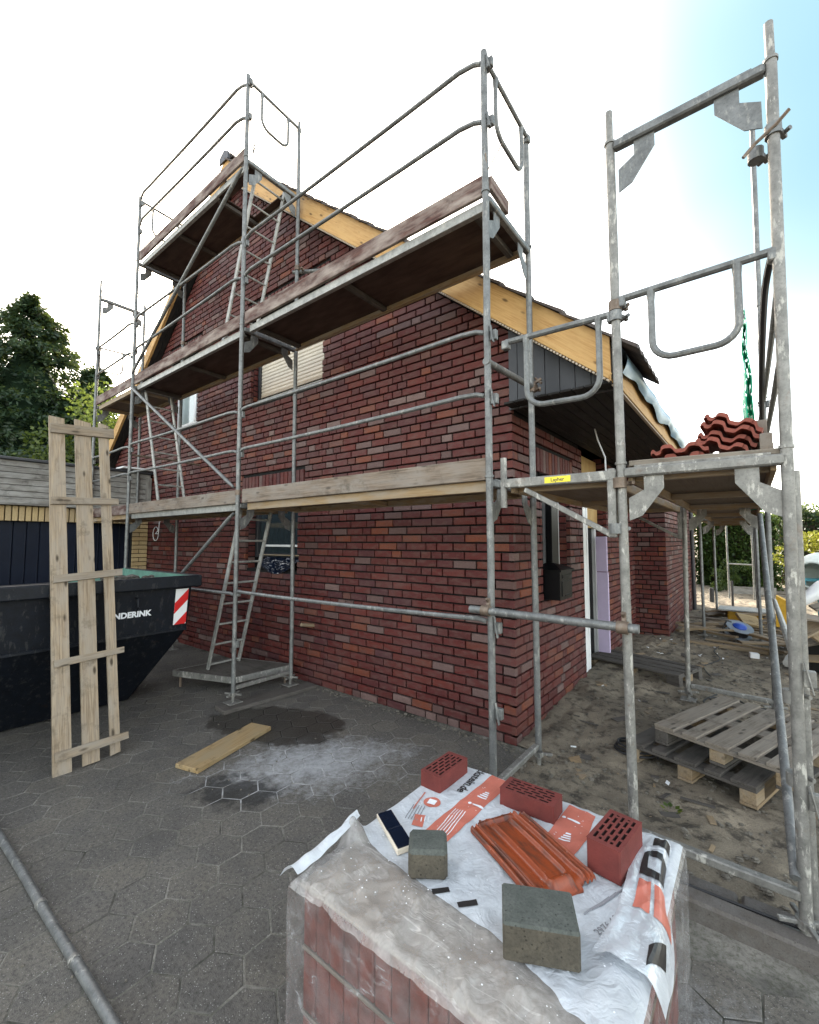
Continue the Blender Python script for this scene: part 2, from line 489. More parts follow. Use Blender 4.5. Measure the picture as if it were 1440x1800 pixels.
def m_concrete(name, a, b):
    t = NT(name); p = t.pos()
    n1 = t.noise(p, 10, 5, .65); n2 = t.noise(p, 130, 3, .7)
    c = t.mix(t.mask(n1, .35, .65), a, b)
    c = t.mix(t.math('MULTIPLY', t.mask(n2, .45, .7), .5), c, tuple(x * .45 for x in a))
    pit = t.math('SUBTRACT', 1, t.mask(t.voro(p, 70), .1, .25))
    c = t.mix(t.math('MULTIPLY', t.math('MULTIPLY', pit, t.mask(t.noise(p, 40, 2), .5, .6)), .8), c, tuple(x * .3 for x in a))
    return t.done(t.bsdf(c, .88, 0, t.math('SUBTRACT', n2, pit), .6, .004, .3))

def m_glass(name, col=(.02, .03, .035)):
    t = NT(name)
    return t.done(t.bsdf(col, .05, 0, t.noise(t.pos(), 3, 2), .02, .01, .8))

M = {}
M['brick'] = m_brick('facing_brick_single', True)
M['bricks'] = m_brick('facing_brick', False)
M['mortar'] = plain('dark_open_joint', (.004, .0035, .0035), .95, 0, .4, 30, .5)
M['steel'] = m_steel('galvanised_steel', .38)
M['steel_dirty'] = m_steel('galvanised_steel_spattered', .85, (.21, .205, .19), .35, .35)
M['steel_rust'] = m_steel('rusty_steel', .1, (.16, .12, .09), .4, .8)
M['alu'] = m_steel('deck_rail_metal', .5, (.33, .33, .31), .4, .05)
M['deck_tan'] = m_wood('deck_rail_wood', (.42, .30, .17), (.27, .18, .09), .3, (.36, .31, .25))
M['toe_grey'] = m_wood('toe_board_weathered', (.27, .21, .16), (.13, .10, .075), .6, (.24, .21, .18), .8, (.07, .055, .04))
M['toe_red'] = m_wood('toe_board_peeling', (.135, .066, .052), (.055, .028, .024), .2, (.30, .25, .22), .8, (.05, .026, .022))
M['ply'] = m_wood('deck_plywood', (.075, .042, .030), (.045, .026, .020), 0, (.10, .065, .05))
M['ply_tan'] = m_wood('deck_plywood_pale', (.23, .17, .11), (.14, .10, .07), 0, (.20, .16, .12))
M['barge'] = m_wood('new_spruce_board', (.60, .375, .15), (.40, .215, .07), .9, (.56, .35, .14), .6)
M['rack'] = m_wood('weathered_spruce', (.41, .325, .225), (.20, .150, .10), .95, (.31, .265, .21), .8, (.10, .078, .055))
M['rack_bar'] = m_wood('weathered_batten', (.33, .26, .18), (.17, .13, .09), .8, (.27, .235, .19), .8, (.07, .055, .042))
M['pallet'] = m_wood('pallet_wood_grey', (.29, .245, .195), (.135, .112, .088), .8, (.24, .21, .175), .85, (.05, .042, .035))
M['pallet_dark'] = m_wood('pallet_wood_dirty', (.13, .115, .10), (.06, .053, .046), .4, (.11, .10, .09), .85, (.03, .03, .027))
M['plank'] = m_wood('plank_yellow', (.42, .30, .155), (.26, .175, .08), .9, (.31, .24, .14), .75, (.085, .06, .035))
M['offcut'] = m_wood('offcut_timber', (.36, .26, .15), (.20, .14, .08), .5, (.27, .22, .16))
M['fascia_grey'] = m_wood('grey_larch_cladding', (.30, .28, .25), (.12, .11, .10), .3, (.34, .33, .31), .85, (.07, .065, .06))
M['soffit'] = m_wood('black_soffit_board', (.022, .020, .019), (.009, .008, .008), 0, (.03, .028, .027), .75)
M['anthracite'] = plain('anthracite_cladding', (.030, .031, .036), .45, .1, .12, 3, .05)
M['roof_tile'] = m_clay('old_roof_tile', (.055, .045, .042), (.10, .075, .065), .6, .7)
M['clay'] = m_clay('orange_clay_tile', (.27, .052, .014), (.040, .025, .020), .75, .28)
M['clay_red'] = m_clay('red_clay_tile', (.25, .056, .033), (.16, .04, .027), .5, .55)
M['brick_new'] = plain('perforated_red_brick', (.135, .023, .018), .75, 0, .2, 14, .4)
M['pack_brick'] = plain('packed_brick', (.145, .042, .032), .8, 0, .45, 14, .3)
M['card'] = plain('grey_cardboard', (.36, .31, .255), .85, 0, .2, 5, .1)
M['hole'] = plain('brick_hole', (.022, .005, .004), .9, 0, .2, 14, .2)
M['concrete'] = m_concrete('old_concrete', (.062, .070, .062), (.105, .112, .10))
M['concrete_side'] = m_concrete('concrete_side', (.060, .053, .042), (.115, .10, .075))
M['kerb'] = m_concrete('kerb_concrete', (.15, .14, .13), (.11, .095, .082))
M['paver'] = m_paver('paving_stone')
M['bed'] = m_bed('paving_joint_sand')
M['sand'] = m_sand('trampled_sand')
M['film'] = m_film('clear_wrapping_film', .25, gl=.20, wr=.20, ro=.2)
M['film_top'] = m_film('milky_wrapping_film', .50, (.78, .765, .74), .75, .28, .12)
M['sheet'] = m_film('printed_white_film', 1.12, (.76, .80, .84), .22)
M['print_red'] = plain('print_red', (.50, .155, .11), .35, 0, .12, 12, .1)
M['print_black'] = plain('print_black', (.022, .02, .02), .35, 0, .1, 12, .1)
M['print_white'] = plain('print_white', (.78, .80, .83), .35, 0, .05, 12, .1)
M['print_grey'] = plain('print_grey', (.25, .26, .28), .4, 0, .1, 12, .1)
M['skip'] = m_steel('skip_paint', .045, (.0035, .0055, .010), .0, .10, .28)
M['skip_in'] = plain('skip_inside_green', (.085, .19, .15), .6, 0, .35, 6)
M['white'] = plain('white_plastic', (.72, .73, .74), .4, 0, .06, 5, .02)
M['cream'] = plain('cream_slats', (.66, .58, .47), .5, 0, .06, 5, .02)
M['cream_dark'] = plain('slat_edge', (.42, .35, .27), .5, 0, .06, 5, .02)
M['frame_dark'] = plain('dark_window_frame', (.02, .022, .026), .4, 0, .1, 5, .02)
M['glass'] = m_glass('window_glass')
M['glass_pale'] = m_glass('net_curtained_glass', (.30, .36, .36))
M['black'] = plain('black_metal', (.004, .004, .005), .4, .0, .2, 20, .1, .18)
M['rubber'] = plain('black_cable', (.016, .016, .018), .6, 0, .2, 20, .1)
M['lilac'] = plain('lilac_insulation', (.48, .40, .56), .8, 0, .06, 6, .1)
M['osb'] = m_wood('osb_panel', (.55, .37, .15), (.34, .20, .08), 0, (.46, .32, .14))
M['yellow_brick'] = m_brick('yellow_brick_base', False)
M['yellow'] = plain('yellow_paint', (.60, .33, .02), .5, 0, .15, 8)
M['sticker'] = plain('yellow_sticker', (.80, .66, .03), .4, 0, .04, 8, .02)
M['navy'] = plain('navy_garage_door', (.004, .007, .017), .45, .0, .15, 4, .03, .2)
M['membrane'] = plain('blue_roof_membrane', (.15, .245, .33), .35, 0, .12, 8, .1)
M['net'] = plain('green_safety_net', (.02, .42, .24), .6, 0, .2, 20, .1)
M['mixer_blue'] = plain('turquoise_paint', (.09, .42, .52), .45, 0, .12, 9)
M['mixer_white'] = plain('pale_drum', (.55, .60, .56), .5, 0, .12, 9)
M['blue'] = plain('blue_plastic', (.02, .07, .38), .4, 0, .1, 9)
M['reel'] = plain('grey_reel', (.20, .22, .25), .45, 0, .1, 9)
M['sign_red'] = plain('reflective_red', (.55, .02, .02), .35, 0, .06, 9, .02)
M['glaze'] = plain('blue_black_glaze', (.006, .010, .022), .08, 0, .1, 9, .02)
M['bark'] = plain('bark', (.07, .052, .038), .9, 0, .35, 9, .8)
M['conifer'] = m_leaf('conifer_needles', (.008, .022, .012), (.022, .048, .022), (.055, .085, .036), .22)
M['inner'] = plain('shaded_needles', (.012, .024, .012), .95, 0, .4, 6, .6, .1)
M['broad'] = m_leaf('bright_leaves', (.035, .065, .012), (.08, .12, .02), (.16, .18, .03))
M['hedge'] = m_leaf('hedge_leaves', (.020, .045, .014), (.045, .085, .022), (.10, .15, .035))
M['beech'] = m_leaf('autumn_hedge_leaves', (.06, .045, .018), (.12, .075, .022), (.16, .11, .03))
M['far'] = m_leaf('far_leaves', (.05, .08, .045), (.09, .13, .06), (.15, .19, .09))
M['golden'] = m_leaf('golden_shrub', (.10, .11, .012), (.20, .19, .02), (.30, .27, .03))
M['stone'] = m_concrete('loose_stone', (.11, .098, .08), (.22, .20, .165))
def _yb():
    t = NT('yellow_facing_brick'); p = t.pos()
    c = t.ramp(t.attr('tone'), [(0, (.40, .28, .14)), (.5, (.48, .36, .19)), (1, (.36, .27, .16))])
    n = t.noise(p, 50, 4, .7)
    c = t.mix(t.math('MULTIPLY', t.mask(n, .4, .7), .4), c, (.2, .14, .08))
    return t.done(t.bsdf(c, .85, 0, n, .5, .005, .3))
M['yellow_brick'] = _yb()

# ================================================================== GROUND
GZ = -.09
def sand_h(x, y):
    h = -.065
    h += .12 * (1 / (1 + exp(-(y - 2.3) * 2.2))) * exp(-((x + .25) / .95) ** 2) if y < 7 else .12 * exp(-((x + .25) / .95) ** 2)
    h += .040 * noise.noise((x * 1.1, y * 1.1, 3)) + .034 * noise.noise((x * 3.4, y * 3.4, 1)) + .016 * noise.noise((x * 9, y * 9, 2)) + .007 * noise.noise((x * 22, y * 22, 2))
    k = min(1, max(0, (y - .02) / .35))
    h = -.045 * (1 - k) + h * k if x > -.1 else h
    return h + max(0, (y - 9)) * .004
def is_sand(x, y): return y > -.10 and x > -.12

g = MB()
S = 900
g.quad((-S, -S, GZ - .30), (S, -S, GZ - .30), (S, S, GZ - .30), (-S, S, GZ - .30))
struct(g.build('ground', M['sand']))
g = MB()
g.quad((-14, -9, GZ - .0019), (9, -9, GZ - .0019), (9, -.09, GZ - .0019), (-14, -.09, GZ - .0019))
g.quad((-14, -.09, GZ - .0019), (-.05, -.09, GZ - .0019), (-.05, 1.1, GZ - .0019), (-14, 1.1, GZ - .0019))
pave = struct(g.build('pavement', M['bed']))
# hexagonal paving stones: the 300 that show largest are parts, the rest one part
HW, HD = .232, .205
def hexa(mb, cx, cy, z, tilt, w=HW, d=HD, tone=.5):
    gp = .0024
    pts = [(-.5, -.25), (0, -.5), (.5, -.25), (.5, .25), (0, .5), (-.5, .25)]
    V = []; F = []
    for (k, zz) in ((1.0, -.035), (1.0, -.0022), (.974, 0)):
        for (a, b) in pts:
            x = a * (w - gp * 2) * k; y = b * (d * 4 / 3 - gp * 2) * k
            V.append((cx + x, cy + y, z + zz + x * tilt[0] + y * tilt[1]))
    for r in (0, 1):
        for i in range(6):
            j = (i + 1) % 6
            F.append((r * 6 + i, r * 6 + j, r * 6 + 6 + j, r * 6 + 6 + i))
    F.append(tuple(range(12, 18)))
    mb.add(V, F, None, tone)
cells = []
for j in range(-42, 8):
    for i in range(-46, 24):
        x = i * HW + (HW / 2 if j % 2 else 0) + .05; y = j * HD + .02
        if y > .93 or y < -8 or (x > -.10 and y > -.19) or x > 5: continue
        cells.append((size_in_view((x, y, GZ), (0, 0, 1), 1), x, y))
cells.sort(reverse=True)
hm = MB(); hexa(hm, 0, 0, 0, (0, 0)); hmesh = hm.mesh('paving_stone', M['paver'])
rest = MB()
for n, (a, x, y) in enumerate(cells):
    t = (random.gauss(0, .0035), random.gauss(0, .0035)); z = GZ + random.gauss(0, .0005)
    if n < 300:
        o = bpy.data.objects.new('paving_stone', hmesh); COL.objects.link(o)
        o.location = (x, y, z); o.rotation_euler = (t[1], -t[0], random.gauss(0, .012))
        o.scale = (1 - random.uniform(0, .02), 1 - random.uniform(0, .02), 1)
        o.parent = pave
    else: hexa(rest, x, y, z, t, tone=random.random())
rest.build('paving_stone', M['paver'], pave, kind='stuff')

g = MB()
NX, NY = 230, 380
def sx(u, v): return (-.13 if sy(v) < 1.0 else -.33) + 7.6 * (u ** 1.35)
def sy(v): return -.095 + 16.5 * (v ** 1.5)
g.grid(lambda u, v: (sx(u, v), sy(v), sand_h(sx(u, v), sy(v))), NX, NY)
struct(g.build('sandy_ground', M['sand'], smooth='all'))
g = MB()
g.grid(lambda u, v: (-40 + 100 * u, 15.8 + 70 * v, -.03 + .05 * noise.noise((u * 20, v * 12, 0)) + v * .4), 60, 40)
g.grid(lambda u, v: (7 + 50 * u, -2 + 20 * v, -.06 + .04 * noise.noise((u * 20, v * 12, 0))), 20, 20)
g.grid(lambda u, v: (-40 + 30 * u, -9 + 26 * v, -.11 + .02 * noise.noise((u * 20, v * 12, 0))), 20, 20)
struct(g.build('garden_soil', M['sand'], smooth='all'))
# kerb stones between paving and sand
kb = MB()
kroot = struct(MB.build((lambda m: (m.box((2.2, -.055, GZ - .12), (4.6, .12, .10)), m)[1])(MB()), 'kerb', M['kerb']))
for k in range(5):
    m = MB(); m.box((.46 + k * 1.0, -.055 + .004 * (k % 2), GZ + .02), (.99, .10, .14), None, .012)
    m.build('kerb_stone', M['kerb'], kroot)
for k in range(4):
    m = MB(); m.box((.75 + k * 1.0, .075, GZ + .012 + .004 * (k % 3)), (.985, .12, .10), None, .012)
    m.build('kerb_stone', M['kerb'], kroot)

# pebbles, crumbs of mortar, splinters
deb = MB()
def pebble(mb, x, y, z, r):
    a = random.uniform(0, 6); st = random.uniform(.6, 1)
    P = []
    for (u, h, n) in ((0, -.8, 1), (.9, -.2, 5), (.75, .45, 5), (0, .75, 1)):
        for k in range(n):
            t = a + 2 * pi * k / n + h
            P.append((x + r * u * cos(t) * random.uniform(.8, 1.15), y + r * u * sin(t) * st, z + h * r * .7))
    F = []
    for k in range(5):
        j = (k + 1) % 5
        F += [(0, 1 + j, 1 + k), (1 + k, 1 + j, 6 + j, 6 + k), (6 + k, 6 + j, 11)]
    mb.add(P, F, None, random.random())
for _ in range(900):                      # rubble along the foot of the gable wall and at the corner
    if random.random() < .6:
        x = random.uniform(-3.6, -.2); y = .99 - abs(random.gauss(0, .06)); z = GZ
    else:
        x = random.gauss(-.05, .25); y = random.gauss(.75, .28)
        if y > 1.0 and x < -.29: continue
        z = sand_h(x, y) if is_sand(x, y) else GZ
    pebble(deb, x, y, z + .004, random.choice((.004, .004, .005, .006, .008, .011, .018)) * random.uniform(.6, 1.3))
for _ in range(4200):                      # on the sand
    x = random.uniform(-.05, 3.5); y = random.uniform(0, 9) ** 1.0
    if x < -.25 and y > 1: continue
    pebble(deb, x, y, sand_h(x, y) + .003, random.choice((.006, .008, .010, .015, .022)) * random.uniform(.6, 1.3))
for _ in range(420):                       # crumbs on the paving
    x = random.uniform(-4, 2.2); y = random.uniform(-2.4, .9)
    if is_sand(x, y): continue
    pebble(deb, x, y, GZ + .002, random.choice((.003, .004, .006, .009)))
struct(deb.build('rubble', M['stone']), 'stuff')
lit = [MB(), MB(), MB()]
for _ in range(650):                       # chips, splinters and scraps trodden into the soil
    x = random.uniform(-.1, 3.6); y = random.uniform(.3, 11) if random.random() < .6 else random.uniform(4, 10)
    if x < -.2 and y > 1: continue
    L = random.choice((.02, .03, .05, .08, .14)) * random.uniform(.6, 1.4)
    a = random.uniform(0, pi); kk = random.choice((0, 0, 0, 1, 1, 1, 2))
    if kk == 2: L = min(L, .045)
    lit[kk].box((x, y, sand_h(x, y) + .006), (L, L * random.uniform(.12, .6), random.uniform(.003, .012)), Matrix.Rotation(a, 3, 'Z') @ Matrix.Rotation(random.gauss(0, .2), 3, 'X'), .001)
for mbx, mt_, nm in zip(lit, ('offcut', 'pallet_dark', 'white'), ('wood_chips', 'dark_scraps', 'white_scraps')): struct(mbx.build(nm, M[mt_]), 'stuff')
st_root = []
for si, (x, y) in enumerate(((1.27, .52), (1.24, .47), (1.31, .50), (1.20, .30), (1.16, .33), (1.33, .28), (1.36, .24), (1.40, .30), (.98, .52), (1.0, .47), (1.42, .16))):
    m = MB(); pebble(m, 0, 0, 0, random.uniform(.022, .03))
    o = m.build('stone', M['stone']); o.location = (x, y, sand_h(x, y) + .014)
    tag(o, 'small rounded stone on the sand %s' % ('by the white foot bar in a cluster of four' if si in (0, 1, 2, 3) else 'nearest the kerb, beside the outer post foot' if si in (6, 7, 10) else 'between the kerb and the white foot bar' if si in (4, 5) else 'right beside the wrapped pack'), 'stone', 'stones on the sand behind the kerb')

# ================================================================== HOUSE
WX, WY = -.296, 1.016            # planes of the entrance side and of the gable
RK_R = lambda x: 3.339 - .8142 * x     # underside of the right rake
RK_L = lambda x: 11.798 + .8553 * x
def roof_z(x): return min(RK_R(x), RK_L(x))
XR = (11.798 - 3.339) / (-.8142 - .8553); ZR = RK_R(XR)
XL = -9.84; YB = 10.9
HOUSE = thing('brick_house', 'dark red brick house with timber edged gable and tiled roof under construction', 'house', (-5, 5, GZ))

# openings on the gable (x0,x1,z0,z1)
GW = [(-4.50, -2.88, 3.70, 5.03), (-7.16, -6.17, 3.70, 5.03), (-4.54, -3.33, 1.27, 2.37)]
def clip_poly(poly, a, b, c):
    """keep a*x+b*z<=c"""
    out = []
    for i in range(len(poly)):
        p, q = poly[i], poly[(i + 1) % len(poly)]
        dp = a * p[0] + b * p[1] - c; dq = a * q[0] + b * q[1] - c
        if dp <= 0: out.append(p)
        if dp * dq < 0:
            t = dp / (dp - dq); out.append((p[0] + (q[0] - p[0]) * t, p[1] + (q[1] - p[1]) * t))
    return out
def bricks_on(rect_fn, s0, s1, z0, courses, end_full=True):
    """lay a wild bond along s0..s1, yields (s_a, s_b, z, is_single_size)"""
    prev = []
    for c in range(courses):
        z = z0 + c * .08333
        s = s1; joints = []
        first = True
        # lead brick at the corner alternates
        while s > s0 + .03:
            if first: L = (.24, .115, .178)[c % 3] if c % 2 else (.115, .24)[(c // 2) % 2]; first = False
            else:
                L = .115 if random.random() < .27 else .24
                if any(abs((s - L) - j) < .03 for j in prev): L = .24 if L == .115 else .115
                if any(abs((s - L) - j) < .03 for j in prev): L = .178
            L = min(L, s - s0)
            joints.append(s - L)
            yield (s - L, s, z)
            s -= L + .0160
        prev = joints
JT = .0168
BH = .08333 - JT
ALLB = []                                   # (score, wall key, centre, length, nrm)
def lay(mapper, wall, s0, s1, z0, courses, holes, roof=None, soldiers=()):
    """mapper(s, z, d) -> world point, d outwards from the wall plane"""
    nrm = Vector(mapper(0, 0, 1)) - Vector(mapper(0, 0, 0))
    out = []
    def emit(a, b, zb, zt):
        out.append((a, b, zb, zt))
    for (a, b, z) in bricks_on(None, s0, s1, z0, courses):
        segs = [(a, b)]
        for (h0, h1, k0, k1) in holes:
            if z + BH > k0 + .01 and z < k1 - .01:
                ns = []
                for (p, q) in segs:
                    if q <= h0 or p >= h1: ns.append((p, q)); continue
                    if p < h0 - .02: ns.append((p, h0))
                    if q > h1 + .02: ns.append((h1, q))
                segs = ns
        for (h0, h1, k0, k1) in soldiers:
            if z + BH > k0 + .01 and z < k1 - .01:
                ns = []
                for (p, q) in segs:
                    if q <= h0 or p >= h1: ns.append((p, q)); continue
                    if p < h0 - .02: ns.append((p, h0 - JT))
                    if q > h1 + .02: ns.append((h1 + JT, q))
                segs = ns
        for (p, q) in segs: emit(p, q, z, z + BH)
    for (h0, h1, k0, k1) in soldiers:
        n = int((h1 - h0) / .0833)
        for i in range(n):
            p = h0 + i * (h1 - h0) / n
            emit(p, p + (h1 - h0) / n - JT, k0, k1 - JT)
    for (a, b, zb, zt) in out:
        poly = [(a, zb), (b, zb), (b, zt), (a, zt)]; cut = False
        if roof:
            for (ka, kb_, kc) in roof:
                q = clip_poly(poly, ka, kb_, kc)
                if q != poly: cut = True
                poly = q
                if len(poly) < 3: break
        if len(poly) < 3: continue
        c = mapper((a + b) / 2, (zb + zt) / 2, 0)
        single = (not cut) and abs(zt - zb - BH) < .002 and (abs(b - a - .24) < .002 or abs(b - a - .115) < .002)
        sc = size_in_view(c, nrm, (b - a) * (zt - zb)) if single else 0
        ALLB.append([sc, wall, mapper, poly, (a + b) / 2, (zb + zt) / 2, b - a, cut])
def brick_geo(mb, mapper, poly, cut, tone, dep=.045):
    n = len(poly)
    jx = random.gauss(0, .0012)
    cx = sum(p[0] for p in poly) / n; cz = sum(p[1] for p in poly) / n
    ins = .004
    V = []
    for (d, k) in ((-dep, 0), (-ins * .8 + jx, 0), (jx, ins)):
        for p in poly:
            x = p[0] + (k if p[0] < cx else -k); z = p[1] + (k if p[1] < cz else -k)
            V.append(mapper(x, z, d))
    F = []
    for r in (0, 1):
        for i in range(n):
            j = (i + 1) % n
            F.append((r * n + i, r * n + j, (r + 1) * n + j, (r + 1) * n + i))
    F.append(tuple(range(2 * n, 3 * n)))
    mb.add(V, F, None, tone)
def map_gable(s, z, d): return (s, WY - d, z)
def map_side(s, z, d): return (WX + d, -s, z)          # s = -y so that the lead brick stands at the corner
Z0 = GZ - .083
lay(map_gable, 'gable', XL, WX, Z0, 92, GW, [(.8142, 1, 3.339 - .01), (-.8553, 1, 11.798 - .01)],
    [(-4.62, -2.76, 5.03, 5.285), (-7.28, -6.05, 5.03, 5.285), (-4.66, -3.21, 2.37, 2.625)])
YW0, YW1 = 1.70, 2.56        # window of the entrance side
YD0, YD1 = 3.06, 4.20        # door recess
YP = 6.06                    # the projecting wing begins
WXW = .20
lay(map_side, 'side', -YD0, -WY - .0, Z0, 36, [(-YW1, -YW0, 1.075, 2.37)], None, [(-YW1 - .12, -YW0 + .12, 2.37, 2.625)])
lay(map_side, 'side', -YP, -YD1, Z0, 36, [], None)
lay(lambda s, z, d: (s, YP - d, z), 'wing', WX - .02, WXW, Z0, 36, [])
lay(lambda s, z, d: (WXW + d, -s, z), 'wing', -YB, -YP, Z0, 36, [])
# reveals
def reveal(mapper, wall, s0, s1, z0, z1):
    n = int(round((z1 - z0) / .08333))
    for i in range(n):
        z = z0 + i * (z1 - z0) / n
        poly = [(s0, z), (s1, z), (s1, z + BH), (s0, z + BH)]
        ALLB.append([0, wall, mapper, poly, 0, 0, 0, True])
for (x0, x1, z0, z1) in GW:
    reveal(lambda s, z, d, X=x0: (X + d, WY + s, z), 'gable', .055, .16, z0, z1)
    reveal(lambda s, z, d, X=x1: (X - d, WY + .2 - s, z), 'gable', .05, .15, z0, z1)
reveal(lambda s, z, d: (WX - .2 + s, YW1 - d, z), 'side', .03, .15, 1.075, 2.37)
reveal(lambda s, z, d: (WX - .2 + s, YW0 + d, z), 'side', .03, .15, 1.075, 2.37)
reveal(lambda s, z, d: (WX - .2 + s, YD1 - d, z), 'side', .03, .15, Z0, 2.9)
reveal(lambda s, z, d: (WX - .2 + s, YD0 + d, z), 'side', .03, .15, Z0, 2.9)

# backing walls with the holes left open
def wall_back(mb, mapper, s0, s1, z0, top, holes, d=-.014, step=None):
    d = -.034
    xs = sorted(set([s0, s1] + [h for H in holes for h in H[:2]] + ([XR] if step else [])))
    for a, b in zip(xs, xs[1:]):
        hs = sorted([(H[2], H[3]) for H in holes if H[0] <= a + 1e-6 and H[1] >= b - 1e-6])
        z = z0
        for (k0, k1) in hs + [(None, None)]:
            ta = top(a) if callable(top) else top; tb = top(b) if callable(top) else top
            if k0 is not None:
                mb.quad(mapper(a, z, d), mapper(b, z, d), mapper(b, k0, d), mapper(a, k0, d)); z = k1
            else: mb.quad(mapper(a, z, d), mapper(b, z, d), mapper(b, tb, d), mapper(a, ta, d))
wb = MB()
wall_back(wb, map_gable, XL, WX - .014, GZ - .2, lambda x: roof_z(x) + .04, GW, step=True)
for (x0, x1, z0, z1) in GW:
    for X in (x0, x1):
        wb.quad((X - .012 if X == x0 else X + .012, WY + .02, z0), (X - .012 if X == x0 else X + .012, WY + .30, z0), (X - .012 if X == x0 else X + .012, WY + .30, z1), (X - .012 if X == x0 else X + .012, WY + .02, z1))
    wb.quad((x0 - .01, WY + .012, z0), (x1 + .01, WY + .012, z0), (x1 + .01, WY + .30, z0), (x0 - .01, WY + .30, z0))
    wb.quad((x0 - .01, WY + .03, z1), (x1 + .01, WY + .03, z1), (x1 + .01, WY + .30, z1), (x0 - .01, WY + .30, z1))
wb.quad((XL, WY + .014, GZ), (XL, YB, GZ), (XL, YB, roof_z(XL)), (XL, WY + .014, roof_z(XL)))
wb.quad((XL, YB, GZ), (WX, YB, GZ), (WX, YB, 2.9), (XL, YB, 2.9))
wb.add([(XL, YB, 2.9), (WX, YB, 2.9), (WX, YB, RK_R(WX)), (XR, YB, ZR), (XL, YB, RK_L(XL))], [(0, 1, 2, 3, 4)])
GABLE = wb.build('gable_wall', M['mortar'], HOUSE)
wb = MB()
wall_back(wb, map_side, -YD0, -WY - .014, GZ - .2, 2.88, [(-YW1, -YW0, 1.075, 2.37)])
wall_back(wb, map_side, -YP, -YD1, GZ - .2, 2.88, [])
for Y in (YD0 - .012, YD1 + .012): wb.quad((WX - .014, Y, GZ - .1), (WX - .5, Y, GZ - .1), (WX - .5, Y, 2.88), (WX - .014, Y, 2.88))
for Y in (YW0 - .012, YW1 + .012): wb.quad((WX - .014, Y, 1.06), (WX - .4, Y, 1.06), (WX - .4, Y, 2.38), (WX - .014, Y, 2.38))
wb.quad((WX - .010, YW0 - .01, 1.062), (WX - .4, YW0 - .01, 1.062), (WX - .4, YW1 + .01, 1.062), (WX - .010, YW1 + .01, 1.062))
wb.quad((WX - .02, YW0 - .01, 2.375), (WX - .4, YW0 - .01, 2.375), (WX - .4, YW1 + .01, 2.375), (WX - .02, YW1 + .01, 2.375))
wb.quad((WX - .05, YD0 + .003, GZ), (WX - .003, YD0 + .003, GZ), (WX - .003, YD0 + .003, 2.88), (WX - .05, YD0 + .003, 2.88))
SIDE = wb.build('entrance_wall', M['mortar'], HOUSE)
wb = MB()
wall_back(wb, lambda s, z, d: (s, YP - d, z), WX - .02, WXW - .014, GZ - .2, 2.88, [])
wall_back(wb, lambda s, z, d: (WXW + d, -s, z), -YB, -YP - .014, GZ - .2, 2.88, [])
WING = wb.build('wing_wall', M['mortar'], HOUSE)
WALLS = {'gable': GABLE, 'side': SIDE, 'wing': WING}
# the 300 bricks that show largest are objects of their own
ALLB.sort(key=lambda b: -b[0])
shared = {}
def single_mesh(L, kind):
    k = (round(L, 3), kind)
    if k not in shared:
        m = MB(); mp = (lambda s, z, d: (s, -d, z)) if kind == 'gable' else (lambda s, z, d: (d, -s, z))
        brick_geo(m, mp, [(-L / 2, -BH / 2), (L / 2, -BH / 2), (L / 2, BH / 2), (-L / 2, BH / 2)], False, .5)
        shared[k] = m.mesh('brick', M['brick'])
    return shared[k]
bulk = {k: MB() for k in WALLS}
for n, (sc, wall, mp, poly, cs, cz, L, cut) in enumerate(ALLB):
    if n < 300 and sc > 0 and wall in ('gable', 'side'):
        o = bpy.data.objects.new('brick', single_mesh(L, wall)); COL.objects.link(o)
        o.location = mp(cs, cz, random.gauss(0, .0012)); o.parent = WALLS[wall]
        o.rotation_euler = (0, random.gauss(0, .002), 0) if wall == 'gable' else (random.gauss(0, .002), 0, 0)
    else: brick_geo(bulk[wall], mp, poly, cut, random.random())
for k, m in bulk.items(): m.build('brick', M['bricks'], WALLS[k], kind='stuff')
# brick sills laid on edge under the gable windows
for (x0, x1, z0, z1) in GW[:2]:
    sill = MB()
    n = int((x1 - x0) / .0833)
    for i in range(n):
        sill.box((x0 + (i + .5) * (x1 - x0) / n, WY + .09, z0 + .012), ((x1 - x0) / n - .01, .15, .03), None, .004)
    sill.build('window_sill', M['bricks'], HOUSE)

# windows
def window(x0, x1, z0, z1, y, frame, fw=.06, kind=None):
    f = MB()
    for (a, b) in (((x0 + fw / 2, y, z0), (x0 + fw / 2, y, z1)), ((x1 - fw / 2, y, z0), (x1 - fw / 2, y, z1))): f.bar(a, b, .07, fw, (1, 0, 0), .004)
    for z in (z0 + fw / 2, z1 - fw / 2): f.bar((x0 + fw, y, z), (x1 - fw, y, z), .07, fw, (0, 0, 1), .004)
    return f.build('window_frame', M[frame], HOUSE)
x0, x1, z0, z1 = GW[0]
wf = window(x0 + .01, x1 - .01, z0 + .02, z1 - .01, WY + .20, 'frame_dark')
p = MB(); p.quad((x0 + .06, WY + .215, z0 + .07), (x1 - .06, WY + .215, z0 + .07), (x1 - .06, WY + .215, z1 - .06), (x0 + .06, WY + .215, z1 - .06)); p.build('pane', M['glass'], wf)
sh = MB(); sh.box(((x0 + x1) / 2, WY + .158, (z0 + .16 + z1) / 2), (x1 - x0 - .13, .012, z1 - z0 - .17), None, .002)
shut = sh.build('roller_shutter', M['cream_dark'], HOUSE)
zz = z0 + .165; slat = None
while zz < z1 - .05:
    m = MB(); m.prism([(x0 + .067, WY + .150, zz), (x0 + .067, WY + .142, zz + .012), (x0 + .067, WY + .142, zz + .036), (x0 + .067, WY + .150, zz + .048)][::-1], (x1 - x0 - .134, 0, 0))
    m.build('shutter_slat', M['cream'], shut); zz += .0525
m = MB(); m.box(((x0 + x1) / 2, WY + .15, z0 + .145), (x1 - x0 - .12, .025, .03)); m.build('shutter_end_rail', M['cream_dark'], shut)
m = MB()
